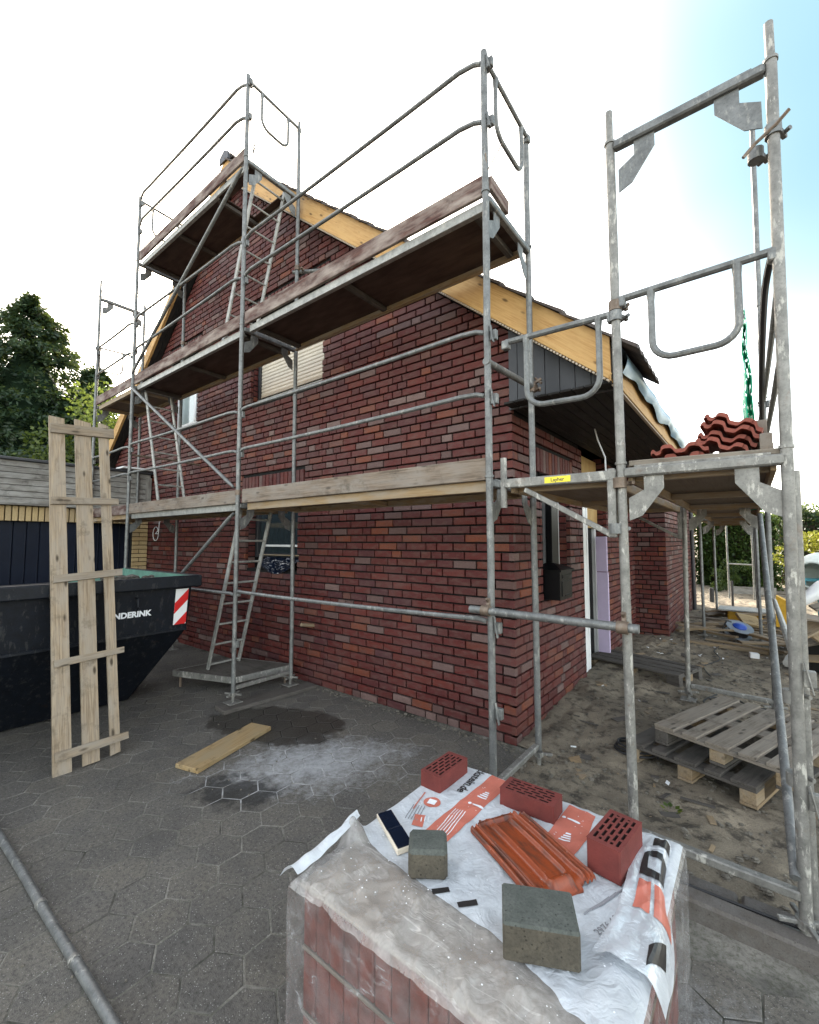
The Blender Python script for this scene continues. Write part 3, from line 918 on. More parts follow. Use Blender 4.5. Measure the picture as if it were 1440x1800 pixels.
for X in (x0 + .04, x1 - .04): m.bar((X, WY + .135, z0 + .03), (X, WY + .135, z1), .05, .05, (1, 0, 0))
m.build('shutter_guide', M['frame_dark'], HOUSE)
m = MB(); m.box(((x0 + x1) / 2, WY + .12, z0 + .055), (x1 - x0 - .14, .10, .035)); m.build('metal_sill', M['alu'], HOUSE)

x0, x1, z0, z1 = GW[1]
wf = window(x0 + .01, x1 - .01, z0 + .05, z1 - .01, WY + .15, 'white', .075)
p = MB(); p.quad((x0 + .08, WY + .165, z0 + .12), (x1 - .08, WY + .165, z0 + .12), (x1 - .08, WY + .165, z1 - .08), (x0 + .08, WY + .165, z1 - .08)); p.build('pane', M['glass_pale'], wf)
m = MB(); m.bar((x1 - .28, WY + .14, z0 + .12), (x1 - .28, WY + .14, z1 - .08), .07, .07, (1, 0, 0)); m.build('mullion', M['white'], wf)
m = MB(); m.box(((x0 + x1) / 2, WY + .09, z0 + .03), (x1 - x0 - .02, .12, .03)); m.build('metal_sill', M['white'], HOUSE)

x0, x1, z0, z1 = GW[2]
wf = window(x0 + .01, x1 - .01, z0 + .16, z1 - .01, WY + .19, 'frame_dark')
p = MB(); p.quad((x0 + .06, WY + .205, z0 + .21), (x1 - .06, WY + .205, z0 + .21), (x1 - .06, WY + .205, z1 - .06), (x0 + .06, WY + .205, z1 - .06)); p.build('pane', M['glass'], wf)
m = MB(); m.box(((x0 + x1) / 2 + .1, WY + .15, z0 + .33), (x1 - x0 - .35, .03, .03)); m.build('metal_sill', M['white'], HOUSE)
m = MB(); m.box(((x0 + x1) / 2 + .1, WY + .13, z0 + .20), (x1 - x0 - .25, .10, .012)); m.build('sill_flashing', M['deck_tan'], HOUSE)
m = MB()
m.grid(lambda u, v: (x0 + .35 + u * .82, WY - .01 + .12 * (1 - v) + .03 * noise.noise((u * 7, v * 5, 9)), z0 + .17 - .16 * v * (.5 + .9 * sin(pi * u)) + .012 * noise.noise((u * 9, v * 9, 3))), 24, 10)
m.build('sill_foil', M['glaze'], HOUSE, smooth='all')

# window, door and things in the entrance side
m = MB()
fx = WX - .16
for (a, b) in (((fx, YW0 + .03, 1.08), (fx, YW0 + .03, 2.36)), ((fx, YW1 - .03, 1.08), (fx, YW1 - .03, 2.36)), ((fx, YW0 + .48, 1.08), (fx, YW0 + .48, 2.36))): m.bar(a, b, .06, .06, (1, 0, 0))
for z in (1.11, 2.33): m.bar((fx, YW0 + .06, z), (fx, YW1 - .06, z), .06, .06)
wf = m.build('window_frame', M['white'], HOUSE)
p = MB(); p.quad((fx - .01, YW0, 1.1), (fx - .01, YW1, 1.1), (fx - .01, YW1, 2.36), (fx - .01, YW0, 2.36)); p.build('pane', M['glass'], wf)
dx = WX - .19
m = MB()
for (Y, xo, w) in ((YD0 + .055, -.050, .07), (YD0 + .135, -.060, .07), (YD0 + .205, -.054, .055)): m.bar((WX + xo, Y, .05), (WX + xo, Y, 2.15), .09, w, (0, 1, 0))
m.bar((dx, YD1 - .06, .02), (dx, YD1 - .06, 2.15), .09, .07, (0, 1, 0))
DOOR = m.build('door_frame', M['white'], HOUSE)
m = MB(); m.box((dx - .02, (YD0 + .23 + YD1 - .1) / 2, 1.1), (.05, YD1 - YD0 - .34, 2.1)); m.build('door', M['black'], HOUSE)
m = MB(); m.tube([(dx + .04, YD0 + .30, .95), (dx + .10, YD0 + .30, .97), (dx + .10, YD0 + .30, 1.37), (dx + .04, YD0 + .30, 1.39)], .013); m.build('door_handle', M['alu'], HOUSE)
m = MB(); m.box((dx + .05, (YD0 + YD1) / 2 + .12, 2.34), (.03, YD1 - YD0 - .26, .98)); m.build('lintel_panel', M['osb'], HOUSE)
p = MB(); p.box((dx - .12, 3.6, 1.3), (.03, 1.3, 3.0)); p.build('hall_wall', M['black'], HOUSE)

# roof: deck, tiles, barge boards, soffit, fascia
OV = .20
YF = WY - OV
m = MB()
m.prism([(XR, YF + .03, ZR + .03), (.60, YF + .03, RK_R(.60) + .03), (.60, YF + .03, RK_R(.60) + .26), (XR, YF + .03, ZR + .29)][::-1], (0, YB + .2 - YF, 0))
m.prism([(XL - .8, YF + .03, RK_L(XL - .8) + .03), (XR, YF + .03, ZR + .03), (XR, YF + .03, ZR + .29), (XL - .8, YF + .03, RK_L(XL - .8) + .26)][::-1], (0, YB + .2 - YF, 0))
ROOF = m.build('roof', M['soffit'], HOUSE)
# underside boards of the verge
for (fn, xa, xb) in ((RK_R, XR, .57), (RK_L, XR, XL - .8)):
    for k in range(2):
        y = YF + .052 + k * .078
        m = MB(); m.bar((xa, y + .02, fn(xa) + .012), (xb, y + .02, fn(xb) + .012), .072, .022, (0, 0, 1)); m.build('verge_soffit_board', M['soffit'], HOUSE)
def barge(fn, xa, xb, label=None):
    h = .33
    segs = 3
    for k in range(segs):
        a = xa + (xb - xa) * k / segs; b = xa + (xb - xa) * (k + 1) / segs
        gap = .0015 if k else 0
        pts = [(a + gap, YF, fn(a)), (b, YF, fn(b)), (b, YF, fn(b) + h), (a + gap, YF, fn(a) + h)]
        pts = [(p[0], p[1], p[2]) for p in pts]
        d = Vector((b - a, 0, fn(b) - fn(a))); L = d.length; d.normalize(); nn = Vector((-d.z, 0, d.x))
        mb = MB(); off = (random.uniform(0, 40), random.uniform(0, 40), random.uniform(0, 40))
        P = [Vector(p) for p in pts] + [Vector(p) + Vector((0, .028, 0)) for p in pts]
        wc = [((p - P[0]).dot(d) + off[0], (p - P[0]).dot(nn) + off[1], p.y + off[2]) for p in P]
        F = [(0, 1, 2, 3), (7, 6, 5, 4), (0, 4, 5, 1), (1, 5, 6, 2), (2, 6, 7, 3), (3, 7, 4, 0)]
        mb.add(P, F, wc, random.random() * .5)
        mb.build('barge_board', M['barge'], HOUSE)
        mb = MB()                                            # narrow second board along the lower edge
        mb.bar((a, YF - .009, fn(a) + .030), (b, YF - .009, fn(b) + .030), .016, .045, (0, 0, 1), .003, .25)
        mb.build('edge_batten', M['barge'], HOUSE)
barge(RK_R, XR, .585)
barge(RK_L, XL - .8, XR)
# perforated vent strip under the right barge board
m = MB()
n = 230
for i in range(n):
    a = XR + (.585 - XR) * i / n; b = XR + (.585 - XR) * (i + .62) / n
    m.bar((a, YF - .002, RK_R(a) - .012), (b, YF - .002, RK_R(b) - .012), .03, .014, (0, 0, 1), .001, .5)
m.build('vent_strip', M['cream_dark'], HOUSE, kind='stuff')
# tiles along the right verge and the rest of the covering
def tile_course(mb, fn, xa, up, y0, y1, waves):
    """one course; xa = lower edge, up = +1/-1 direction of x towards the ridge"""
    sl = hypot(1, fn(1) - fn(0)); ln = .36
    xb = xa + up * ln / sl
    nn = max(2, int((y1 - y0) / .15))
    V = []; F = []
    for i in range(nn * 2 + 1):
        y = y0 + (y1 - y0) * i / (nn * 2)
        wv = .018 * (i % 2)
        for (x, dz) in ((xa, .335), (xa, .365), (xb, .325 + .012), (xb, .32)):
            V.append((x, y, fn(x) + dz + wv))
    for i in range(nn * 2):
        for k in range(4):
            l = (k + 1) % 4
            F.append((i * 4 + k, i * 4 + l, i * 4 + 4 + l, i * 4 + 4 + k))
    F.append((0, 1, 2, 3)); F.append(tuple(nn * 8 + k for k in (3, 2, 1, 0)))
    mb.add(V, F, None, random.random())
rt = MB()
x = .78; k = 0
while x > XR + .1:
    m = MB(); tile_course(m, RK_R, x, -1, YF - .055, YF + .245, 1); m.build('roof_tile', M['roof_tile'], ROOF)
    if x < .30: tile_course(rt, RK_R, x, -1, YF + .25, YB + .2, 1)
    else: tile_course(rt, RK_R, x, -1, YF + .25, YF + .9, 1)
    x -= .262
x = XL - .95
while x < XR - .1:
    m = MB(); tile_course(m, RK_L, x, 1, YF + .045, YF + .245, 1); m.build('roof_tile', M['roof_tile'], ROOF)
    tile_course(rt, RK_L, x, 1, YF + .25, YB + .2, 1)
    x += .258
rt.build('roof_tile', M['roof_tile'], ROOF, kind='stuff')
for k in range(26):
    y = YF + .04 + k * .42
    m = MB()
    prof = [(cos(a) * .135, sin(a) * .10) for a in [pi * j / 8 for j in range(9)]]
    V = []; F = []
    for (yy, s) in ((y, 1.12), (y + .10, 1.06), (y + .44, 1.0)):
        V += [(XR + px * s, yy, ZR + .36 + pz * s - .03) for (px, pz) in prof]
    for r in range(2):
        for j in range(8): F.append((r * 9 + j, r * 9 + j + 1, r * 9 + 10 + j, r * 9 + 9 + j))
    F.append(tuple(range(9)))
    m.add(V, F, None, random.random()); m.build('ridge_tile', M['roof_tile'], ROOF)
m = MB(); m.prism([(XR - .13, YF - .03, ZR + .27), (XR + .13, YF - .03, ZR + .27), (XR + .13, YF - .03, ZR + .38), (XR, YF - .03, ZR + .46), (XR - .13, YF - .03, ZR + .38)], (0, .03, 0)); m.build('ridge_end_cap', M['anthracite'], ROOF)
# eave: soffit boards, fascia, anthracite end cladding, blue membrane
EX = .60; EZ = 2.855
for k in range(9):
    a = WX + .004 + k * (EX - WX - .02) / 9; b = WX + (k + 1) * (EX - WX - .02) / 9
    m = MB(); m.box(((a + b) / 2, (YF + .02 + YB) / 2, EZ + .01 + .002 * (k % 2)), (b - a - .004, YB - YF - .04, .02)); m.build('soffit_board', M['soffit'], HOUSE)
m = MB(); m.box((EX - .005, (YF + .04 + YB) / 2, EZ + .115), (.028, YB - YF - .08, .21)); m.build('fascia_board', M['barge'], HOUSE)
m = MB(); m.box((EX - .012, (YF + .06 + YB) / 2, EZ - .004), (.03, YB - YF - .1, .012)); m.build('fascia_edge', M['cream_dark'], HOUSE)
x = WX - .012; k = 0
while x < EX - .06:
    w = .085 if k == 0 else .125
    b = min(x + w, EX - .03)
    ta, tb = RK_R(x) + .02, RK_R(b) + .02
    m = MB(); m.prism([(x + .003, WY - .03, EZ - .012), (b - .003, WY - .03, EZ - .012), (b - .003, WY - .03, tb), (x + .003, WY - .03, ta)], (0, .022, 0)); m.build('cladding_board', M['anthracite'], HOUSE)
    x = b; k += 1
m = MB(); m.prism([(WX - .01, WY - .006, EZ), (EX - .03, WY - .006, EZ), (EX - .03, WY - .006, RK_R(EX) + .03), (WX - .01, WY - .006, RK_R(WX) + .03)], (0, .02, 0)); m.build('cladding_backing', M['black'], HOUSE)
m = MB()
def memb(u, v):
    y = YF + .10 + u * 7.5
    wv = .03 * noise.noise((y * 2.1, 0, 4)) + .02 * noise.noise((y * 6, v, 1))
    if v < .5:
        t = v / .5; x = .22 + t * (EX + .05 - .22); return (x, y, RK_R(x) + .30 + .02 * t + .3 * wv * t)
    t = (v - .5) / .5
    return (EX + .05 + .035 * sin(pi * t) + wv * t * .8, y, RK_R(EX + .05) + .32 - t * (.16 + .09 * noise.noise((y * 1.7, 2, 0))))
m.grid(memb, 90, 12)
m.build('roof_membrane', M['membrane'], HOUSE, smooth='all')
m = MB(); m.tube([(.10, 2.2, EZ), (.14, 2.15, 2.72), (.22, 2.1, 2.52), (.235, 2.05, 2.36), (.26, 2.0, 2.2)], .008, 6); m.build('loose_cable', M['white'], HOUSE)
m = MB(); m.tube([(WXW + .05, 9.75, .02), (WXW + .05, 9.75, 2.6), (WXW + .05, 9.75, 2.85)], .04, 10); m.build('downpipe', M['anthracite'], HOUSE)
m = MB(); m.tube([(-2.98, WY + .02, .615), (-2.98, WY - .19, .655)], .022, 10); m.build('pipe_stub', M['offcut'], HOUSE)
m = MB(); m.tube([(-7.5, WY, 1.88), (-7.49, WY - .06, 1.80)] + [(-7.5 + .12 * cos(a), WY - .05, 1.80 + .13 * sin(a)) for a in [j * .5 for j in range(13)]] + [(-7.36, WY - .05, 2.0), (-7.28, WY - .04, 2.10)], .007, 5); m.build('wall_cable', M['white'], HOUSE)

# ================================================================== SCAFFOLDS
BAY = 3.066; FW = .7356
TR = .0243
def standard(root, x, y, z0, z1, mat='steel', joints=(), xt=None, rails=(), out=(0, -1), spigot=0):
    """an upright; xt = x at its top when it leans"""
    m = MB()
    xt = x if xt is None else xt
    at = lambda z: x + (xt - x) * (z - z0) / (z1 - z0)
    n = max(2, int((z1 - z0) / .5))
    m.tube([(at(z0 + (z1 - z0) * i / n) + random.gauss(0, .0012), y + random.gauss(0, .0012), z0 + (z1 - z0) * i / n) for i in range(n + 1)], TR, 12)
    if spigot: m.tube([(at(z1), y, z1), (at(z1), y, z1 + spigot)], .019, 10)
    o = m.build('standard', M[mat], root, smooth=True)
    if joints:
        for z in joints:
            c = MB(); c.tube([(at(z), y, z - .006), (at(z), y, z + .008)], TR + .006, 12)
            c.build('joint_collar', M[mat], o, smooth=True)
    if rails:
        for z in rails:                       # little wedge housings that hold the guard rails
            c = MB(); c.box((at(z) + .045 * (1 if out[1] else 0) * 1, y + .008, z - .05), (.045, .035, .07), None, .004)
            c.bar((at(z) + .03, y - .015, z + .02), (at(z) + .055, y - .02, z - .11), .006, .022, (0, 1, 0))
            c.build('rail_housing', M[mat], o)
    return o
def gusset(m, p, dx, dz, nrm, s=.15):
    """corner plate with a square hole; p = corner, dx = direction along the transom"""
    p = Vector(p); dx = Vector(dx); d = Vector((0, 0, -1)); n = Vector(nrm) * .006
    q = lambda a, b: p + dx * a * s + d * b * s - n * .5
    m.prism([q(*c) for c in ((.50, 0), (1.12, 0), (1.12, .50), (.42, 1.45), (0, 1.62), (0, .80), (.50, .52))], n)
def transom(root, a, b, mat='steel', gus=True, w=.05, h=.05, gs=.15):
    m = MB(); m.bar(a, b, w, h, (0, 0, 1), .008)
    v = (Vector(b) - Vector(a)).normalized()
    m.bar(Vector(a) + v * .05 + Vector((0, 0, h / 2 + .006)), Vector(b) - v * .05 + Vector((0, 0, h / 2 + .006)), w * .45, .012, (0, 0, 1), .002)
    o = m.build('transom', M[mat], root)
    if gus:
        n = Vector((0, 0, 1)).cross(v)
        for (p, q) in ((Vector(a) + v * .02, v), (Vector(b) - v * .02, -v)):
            g_ = MB(); gusset(g_, p + Vector((0, 0, -.02)), q, -1, n, gs); g_.build('gusset_plate', M[mat], o)
    return o
def rail(root, a, b, mat='steel', r=.0168, dip=.0):
    a = Vector(a); b = Vector(b); d = (b - a)
    side = Vector((0, -.03, 0)) if abs(d.x) > abs(d.y) else Vector((.03, 0, 0))
    e = d.normalized()
    pts = [a + e * .02 + Vector((0, 0, -.015)), a + e * .07 + side * .4, a + e * .18 + side] + [a + d * t + side + Vector((0, 0, -dip * sin(pi * t))) for t in (.25, .5, .75)] + [b - e * .18 + side, b - e * .07 + side * .4, b - e * .02 + Vector((0, 0, -.015))]
    m = MB(); m.tube(pts, r, 9)
    return m.build('guard_rail', M[mat], root, smooth=True)
def deck(root, x0, x1, y0, y1, z, under='ply', rails_=('deck_tan', 'deck_tan'), h=.075, along='x'):
    m = MB()
    m.box(((x0 + x1) / 2, (y0 + y1) / 2, z + h - .008), (abs(x1 - x0) - .02, abs(y1 - y0) - .02, .014))
    o = m.build('deck_board', M[under], root)
    if along == 'x':
        for k, y in enumerate((y0, y1)):
            m = MB(); m.box(((x0 + x1) / 2, y + (.012 if k == 0 else -.012), z + h / 2), (abs(x1 - x0), .024, h), None, .003); m.build('side_rail', M[rails_[k]], o)
            m = MB(); m.box(((x0 + x1) / 2, y + (.03 if k == 0 else -.03), z + .006), (abs(x1 - x0), .03, .009), None, .001); m.build('rail_lip', M[rails_[k]], o)
        for k in range(3):
            x = x0 + (x1 - x0) * (k + .06 * (1 - k)) / 2
            m = MB(); m.box((x, (y0 + y1) / 2, z + .028), (.045, abs(y1 - y0) - .05, .045)); m.build('cross_bearer', M['deck_tan' if under != 'ply' else 'pallet_dark'], o)
    else:
        for k, x in enumerate((x0, x1)):
            m = MB(); m.box((x + (.012 if k == 0 else -.012), (y0 + y1) / 2, z + h / 2), (.024, abs(y1 - y0), h), None, .003); m.build('side_rail', M[rails_[k]], o)
        for k in range(3):
            y = y0 + (y1 - y0) * (k + .06 * (1 - k)) / 2
            m = MB(); m.box(((x0 + x1) / 2, y, z + .028), (abs(x1 - x0) - .05, .045, .045)); m.build('cross_bearer', M['deck_tan'], o)
    return o
def toe(root, a, b, mat, h=.15, t=.03):
    m = MB(); m.bar(a, b, t, h, (0, 0, 1), .004, random.random() * .4)
    return m.build('toe_board', M[mat], root)
def jack(root, x, y, z0, z1, mat='steel_dirty', plate=True):
    m = MB(); m.tube([(x, y, z0), (x, y, z1)], .017, 10)
    for k in range(2):
        a = k * pi / 2 + .4
        m.bar((x - .1 * cos(a), y - .1 * sin(a), z1 - .01), (x + .1 * cos(a), y + .1 * sin(a), z1 - .01), .02, .018)
    m.tube([(x, y, z1 - .03), (x, y, z1 + .004)], .034, 10)
    if plate: m.box((x, y, z0 + .004), (.15, .15, .008))
    return m.build('base_jack', M[mat], root)
def coupler(root, p, ax, mat='steel_rust'):
    m = MB(); p = Vector(p); ax = Vector(ax).normalized()
    m.tube([p - ax * .028, p + ax * .028], .034, 12)
    u = ax.orthogonal().normalized(); w = ax.cross(u)
    m.bar(p + u * .03 - w * .005, p + u * .085 + w * .02, .022, .022)
    m.tube([p + u * .06 - w * .03, p + u * .06 + w * .045], .011, 6)
    return m.build('coupler', M[mat], root, smooth=True)
def hoop(root, a, b, drop, in0=.17, in1=.17, mat='steel', r=.0165, rad=.11):
    """end guard: top bar from a to b with a U hanging below it"""
    a = Vector(a); b = Vector(b); e = (b - a).normalized(); L = (b - a).length
    m = MB(); m.tube([a + e * (L * i / 6) for i in range(7)], r * 1.12, 9)
    p = a + e * in0; q = b - e * in1; dn = Vector((0, 0, -drop))
    pts = [p, p + dn * .55]
    for k in range(7):
        t = k / 6 * pi / 2
        pts.append(p + dn + Vector((0, 0, rad)) + e * rad - e * rad * cos(t) - Vector((0, 0, rad)) * sin(t))
    for k in range(7):
        t = k / 6 * pi / 2
        pts.append(q + dn + Vector((0, 0, rad)) - e * rad + e * rad * sin(t) - Vector((0, 0, rad)) * cos(t))
    pts += [q + dn * .55, q]
    m.tube(pts, r, 9)
    for s in (p, q): m.tube([s + Vector((0, 0, .0)), s + Vector((0, 0, -.07))], [.0235, .017], 9)
    for s in (a, b): m.box(s + Vector((0, 0, -.02)), (.05, .045, .06), None, .006)
    return m.build('end_guard', M[mat], root, smooth=True)
def ladder(root, pb, pt, wdir, w, n, mat='alu', over=0.0):
    pb = Vector(pb); pt = Vector(pt); wd = Vector(wdir).normalized() * (w / 2)
    up = (pt - pb).normalized()
    root_m = None
    for s in (-1, 1):
        m = MB(); m.bar(pb + wd * s, pt + wd * s + up * over, .022, .055, up.cross(wd), .004)
        o = m.build('ladder_stile', M[mat], root)
        if root_m is None: root_m = o
    for k in range(n):
        c = pb + (pt - pb) * (k + .6) / n
        m = MB(); m.tube([c - wd, c + wd], .0125, 8); m.build('ladder_rung', M[mat], root_m, smooth=True)

SCF = thing('scaffold', 'tall three-level steel scaffold with planked decks standing before the brick gable', 'scaffold', (-3.07, .3, GZ))
px = [0, -BAY, -2 * BAY, -7.80]
# uprights
standard(SCF, .006, 0, .02, 5.15, 'steel', (2.1, 4.1), -.004, (1.16, .62, 2.67, 3.11, 4.65, 5.09))
standard(SCF, px[1] + .01, 0, .06, 7.11, 'steel', (2.1, 4.1, 6.1), px[1], (1.16, .62, 2.67, 3.11, 4.65, 5.09, 6.62, 7.05))
standard(SCF, px[2] + .02, 0, .06, 7.16, 'steel', (2.1, 4.1, 6.1), px[2] - .005, (1.16, 2.67, 3.11, 4.65, 5.09, 6.62, 7.08))
standard(SCF, px[3], 0, .06, 6.23, 'steel', (2.1, 4.1, 6.1), px[3], (2.67, 3.11, 4.65, 5.09), spigot=.18)
standard(SCF, .01, FW, .07, 5.05, 'steel', (2.1, 4.1), -.004)
standard(SCF, px[1] + .02, FW, .06, 7.02, 'steel', (2.1, 4.1, 6.1), px[1], spigot=.09)
standard(SCF, px[2], FW, .06, 6.1, 'steel', (2.1, 4.1))
standard(SCF, px[3], FW, 2.35, 6.23, 'steel', (4.1,), spigot=.14)
for i, x in enumerate(px):
    for z in (2.1, 4.1, 6.1):
        if i == 0 and z > 5: continue
        if i == 3 and z < 3: continue
        transom(SCF, (x, .02, z - .045), (x, FW - .02, z - .045), 'steel')
for i in (0, 1):
    m = MB(); m.bar((px[i], .02, .10), (px[i], FW - .02, .10), .045, .04, (0, 0, 1), .006); m.build('foot_transom', M['steel_dirty'], SCF)
for i, y, zb in ((0, 0, GZ), (0, FW, GZ + .005), (1, 0, GZ + .045), (1, FW, GZ + .045), (2, 0, GZ), (2, FW, GZ)):
    jack(SCF, px[i] + .012, y, zb, .055)
# decks and toe boards
dy0, dy1 = .035, .685
deck(SCF, px[1] + .14, -.03, dy0, dy1, 2.005, 'ply_tan', ('deck_tan', 'deck_tan'))
deck(SCF, px[2] + .06, px[1] - .03, dy0, dy1, 2.005, 'ply_tan', ('alu', 'deck_tan'))
deck(SCF, px[3] + .06, px[2] - .03, dy0, dy1, 2.005, 'ply_tan', ('deck_tan', 'deck_tan'))
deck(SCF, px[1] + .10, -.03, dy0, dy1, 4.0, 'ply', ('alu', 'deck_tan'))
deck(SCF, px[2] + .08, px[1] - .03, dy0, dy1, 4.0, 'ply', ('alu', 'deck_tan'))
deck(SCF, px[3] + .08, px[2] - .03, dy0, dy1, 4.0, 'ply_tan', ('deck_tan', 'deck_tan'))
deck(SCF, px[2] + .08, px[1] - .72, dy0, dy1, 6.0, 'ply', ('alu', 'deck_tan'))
for (yy, ww) in ((.115, .16), (.63, .12)):
    m = MB(); m.box((px[1] - .38, yy, 6.07), (.70, ww, .015)); m.build('deck_board', M['ply'], SCF)
m = MB(); m.box((px[1] - .38, .045, 6.04), (.70, .024, .075)); m.build('side_rail', M['alu'], SCF)
m = MB(); m.box((px[1] - .38, .675, 6.04), (.70, .024, .075)); m.build('side_rail', M['alu'], SCF)
toe(SCF, (px[1] + .09, .012, 2.155), (-.02, .012, 2.155), 'toe_grey')
toe(SCF, (px[2] + .06, .012, 2.155), (px[1] - .03, .012, 2.155), 'toe_grey')
toe(SCF, (px[3] + .06, .012, 2.15), (px[2] - .06, .012, 2.15), 'toe_red')
toe(SCF, (px[1] + .06, .012, 4.16), (-.02, .012, 4.16), 'toe_red')
toe(SCF, (px[2] + .06, .012, 4.16), (px[1] - .03, .012, 4.16), 'toe_red')
toe(SCF, (px[3] + .04, .012, 4.16), (px[2] - .06, .012, 4.16), 'toe_red')
toe(SCF, (px[2] + .06, .012, 6.16), (px[1] - .03, .012, 6.16), 'toe_red')
m = MB(); m.bar((.02, .02, 4.17), (.02, .30, 4.15), .03, .10); m.build('toe_board', M['toe_red'], SCF)
# guard rails
for (a, b, z, z2) in ((1, 0, 1.13, 1.16), (2, 1, 1.10, 1.10), (1, 0, 2.665, 2.67), (1, 0, 3.115, 3.11), (2, 1, 2.70, 2.665), (2, 1, 3.14, 3.11),
                  (1, 0, 4.665, 4.645), (1, 0, 5.09, 5.09), (2, 1, 4.62, 4.665), (2, 1, 5.13, 5.09), (3, 2, 4.62, 4.62), (3, 2, 5.1, 5.1),
                  (3, 2, 2.7, 2.7), (3, 2, 3.12, 3.12), (2, 1, 6.70, 6.61), (2, 1, 7.13, 7.02)):
    rail(SCF, (px[a] + .02, 0, z), (px[b] - .01, 0, z2), dip=.01)
def brace(root, a, b, mat='steel'):
    m = MB(); a = Vector(a); b = Vector(b); m.tube([a, a + (b - a) * .03, (a + b) / 2, b - (b - a) * .03, b], [.012, .021, .021, .021, .012], 10); m.build('brace', M[mat], root, smooth=True)
brace(SCF, (px[1] - .02, -.03, 1.97), (px[2] + .05, -.03, .14))
brace(SCF, (px[2] + .03, -.035, 4.04), (px[1] - .03, -.035, 2.26))
brace(SCF, (px[1] - .02, -.035, 5.95), (px[2] + .05, -.035, 4.25))
# end guards
hoop(SCF, (.01, .03, 5.07), (.01, FW - .01, 5.05), .42, .12, .12)
hoop(SCF, (px[1], .04, 7.05), (px[1], FW, 7.02), .42, .15, .17)
hoop(SCF, (px[2], .04, 7.10), (px[2], FW, 7.07), .45, .15, .15)
hoop(SCF, (px[3], -.02, 5.15), (px[3], .55, 5.18), .42, .05, .15, r=.014)
# ladders
ladder(SCF, (-3.93, .36, .02), (-3.26, .36, 2.02), (0, 1, 0), .40, 8)
ladder(SCF, (-5.38, .34, 2.09), (-6.07, .34, 4.12), (0, 1, 0), .38, 8)
ladder(SCF, (-3.80, .37, 4.09), (-3.12, .37, 6.08), (0, 1, 0), .40, 8)
# ties and couplers
m = MB(); m.tube([(px[1] - .14, FW + .05, 5.16), (px[1] + .55, WY + .02, 5.06)], .0242, 10); m.build('wall_tie', M['steel'], SCF, smooth=True)
coupler(SCF, (px[1] + .01, FW, 5.13), (0, 0, 1))
m = MB(); m.tube([(px[2] - .05, -.02, 3.0), (px[2] + .10, .62, 2.98), (px[2] + .14, WY + .02, 2.95)], .015, 8); m.build('wall_tie', M['steel_rust'], SCF, smooth=True)
coupler(SCF, (px[2], FW, 5.02), (0, 0, 1)); coupler(SCF, (px[2], FW, 2.98), (0, 0, 1))
coupler(SCF, (px[1] + .005, 0, 2.20), (0, 0, 1), 'steel_rust')
m = MB(); m.tube([(.0, -.03, 2.88), (.01, .82, 2.92)], .0242, 12); m.build('coupling_tube', M['steel'], SCF, smooth=True)
coupler(SCF, (.004, FW, 2.9), (0, 0, 1)); coupler(SCF, (.004, FW + .03, 2.93), (0, 1, 0))
m = MB(); m.tube([(-.115, -.065, 1.225), (.885, -.065, 1.215)], .0242, 12); m.build('coupling_tube', M['steel'], SCF, smooth=True)
coupler(SCF, (0, -.065, 1.225), (1, 0, 0)); coupler(SCF, (.808, -.065, 1.215), (1, 0, 0))
m = MB(); m.tube([(.012, .02, 4.12), (.012, -.02, 4.36)], .006, 5); m.tube([(.01, .0, 4.24), (.14, -.02, 4.36)], .004, 5); m.build('safety_pin', M['steel_rust'], SCF)
m = MB()
for k in range(6): m.tube([(px[1] + .05 + random.gauss(0, .01), .05, 6.12), (px[1] + .06 + random.gauss(0, .03), .05, 6.2), (px[1] + .06 + random.gauss(0, .04), .05, 6.27 + random.random() * .06)], .004, 4)
m.build('wire_tuft', M['steel'], SCF)
# squared timber and plank under the middle uprights
m = MB(); m.bar((px[1] + .05, -.17, GZ + .02), (px[1] + .16, .95, GZ + .02), .22, .04, (0, 0, 1), .006); tag(m.build('footing_plank', M['pallet_dark']), 'wet dark plank on the paving under the middle scaffold feet', 'plank')
# loose deck leaning against the middle upright
t = thing('loose_platform', 'grey scaffold platform lying tilted on the ground at the foot of the ladder', 'platform', (-3.75, .5, GZ))
m = MB()
A = Vector((-4.22, -.10, .06)); B = Vector((-3.42, .22, .045)); Cc = Vector((-3.20, .87, .09)); D = Vector((-4.02, .62, .09))
m.prism([A + Vector((0, 0, .05)), B + Vector((0, 0, .05)), Cc + Vector((0, 0, .05)), D + Vector((0, 0, .05))], (0, 0, -.012)); m.build('deck_board', M['pallet_dark'], t)
for a, b in ((A, B), (B, Cc), (Cc, D), (D, A)):
    m = MB(); m.bar(a + Vector((0, 0, .015)), b + Vector((0, 0, .015)), .03, .07, (0, 0, 1)); m.build('edge_rail', M['steel_dirty'], t)
for p in (A, B, Cc, D):
    c = (A + B + Cc + D) / 4
    q = p + (c - p) * .12
    m = MB(); m.tube([(q.x, q.y, q.z - .01), (q.x, q.y, GZ)], .015, 6); m.build('leg', M['steel_rust'], t)

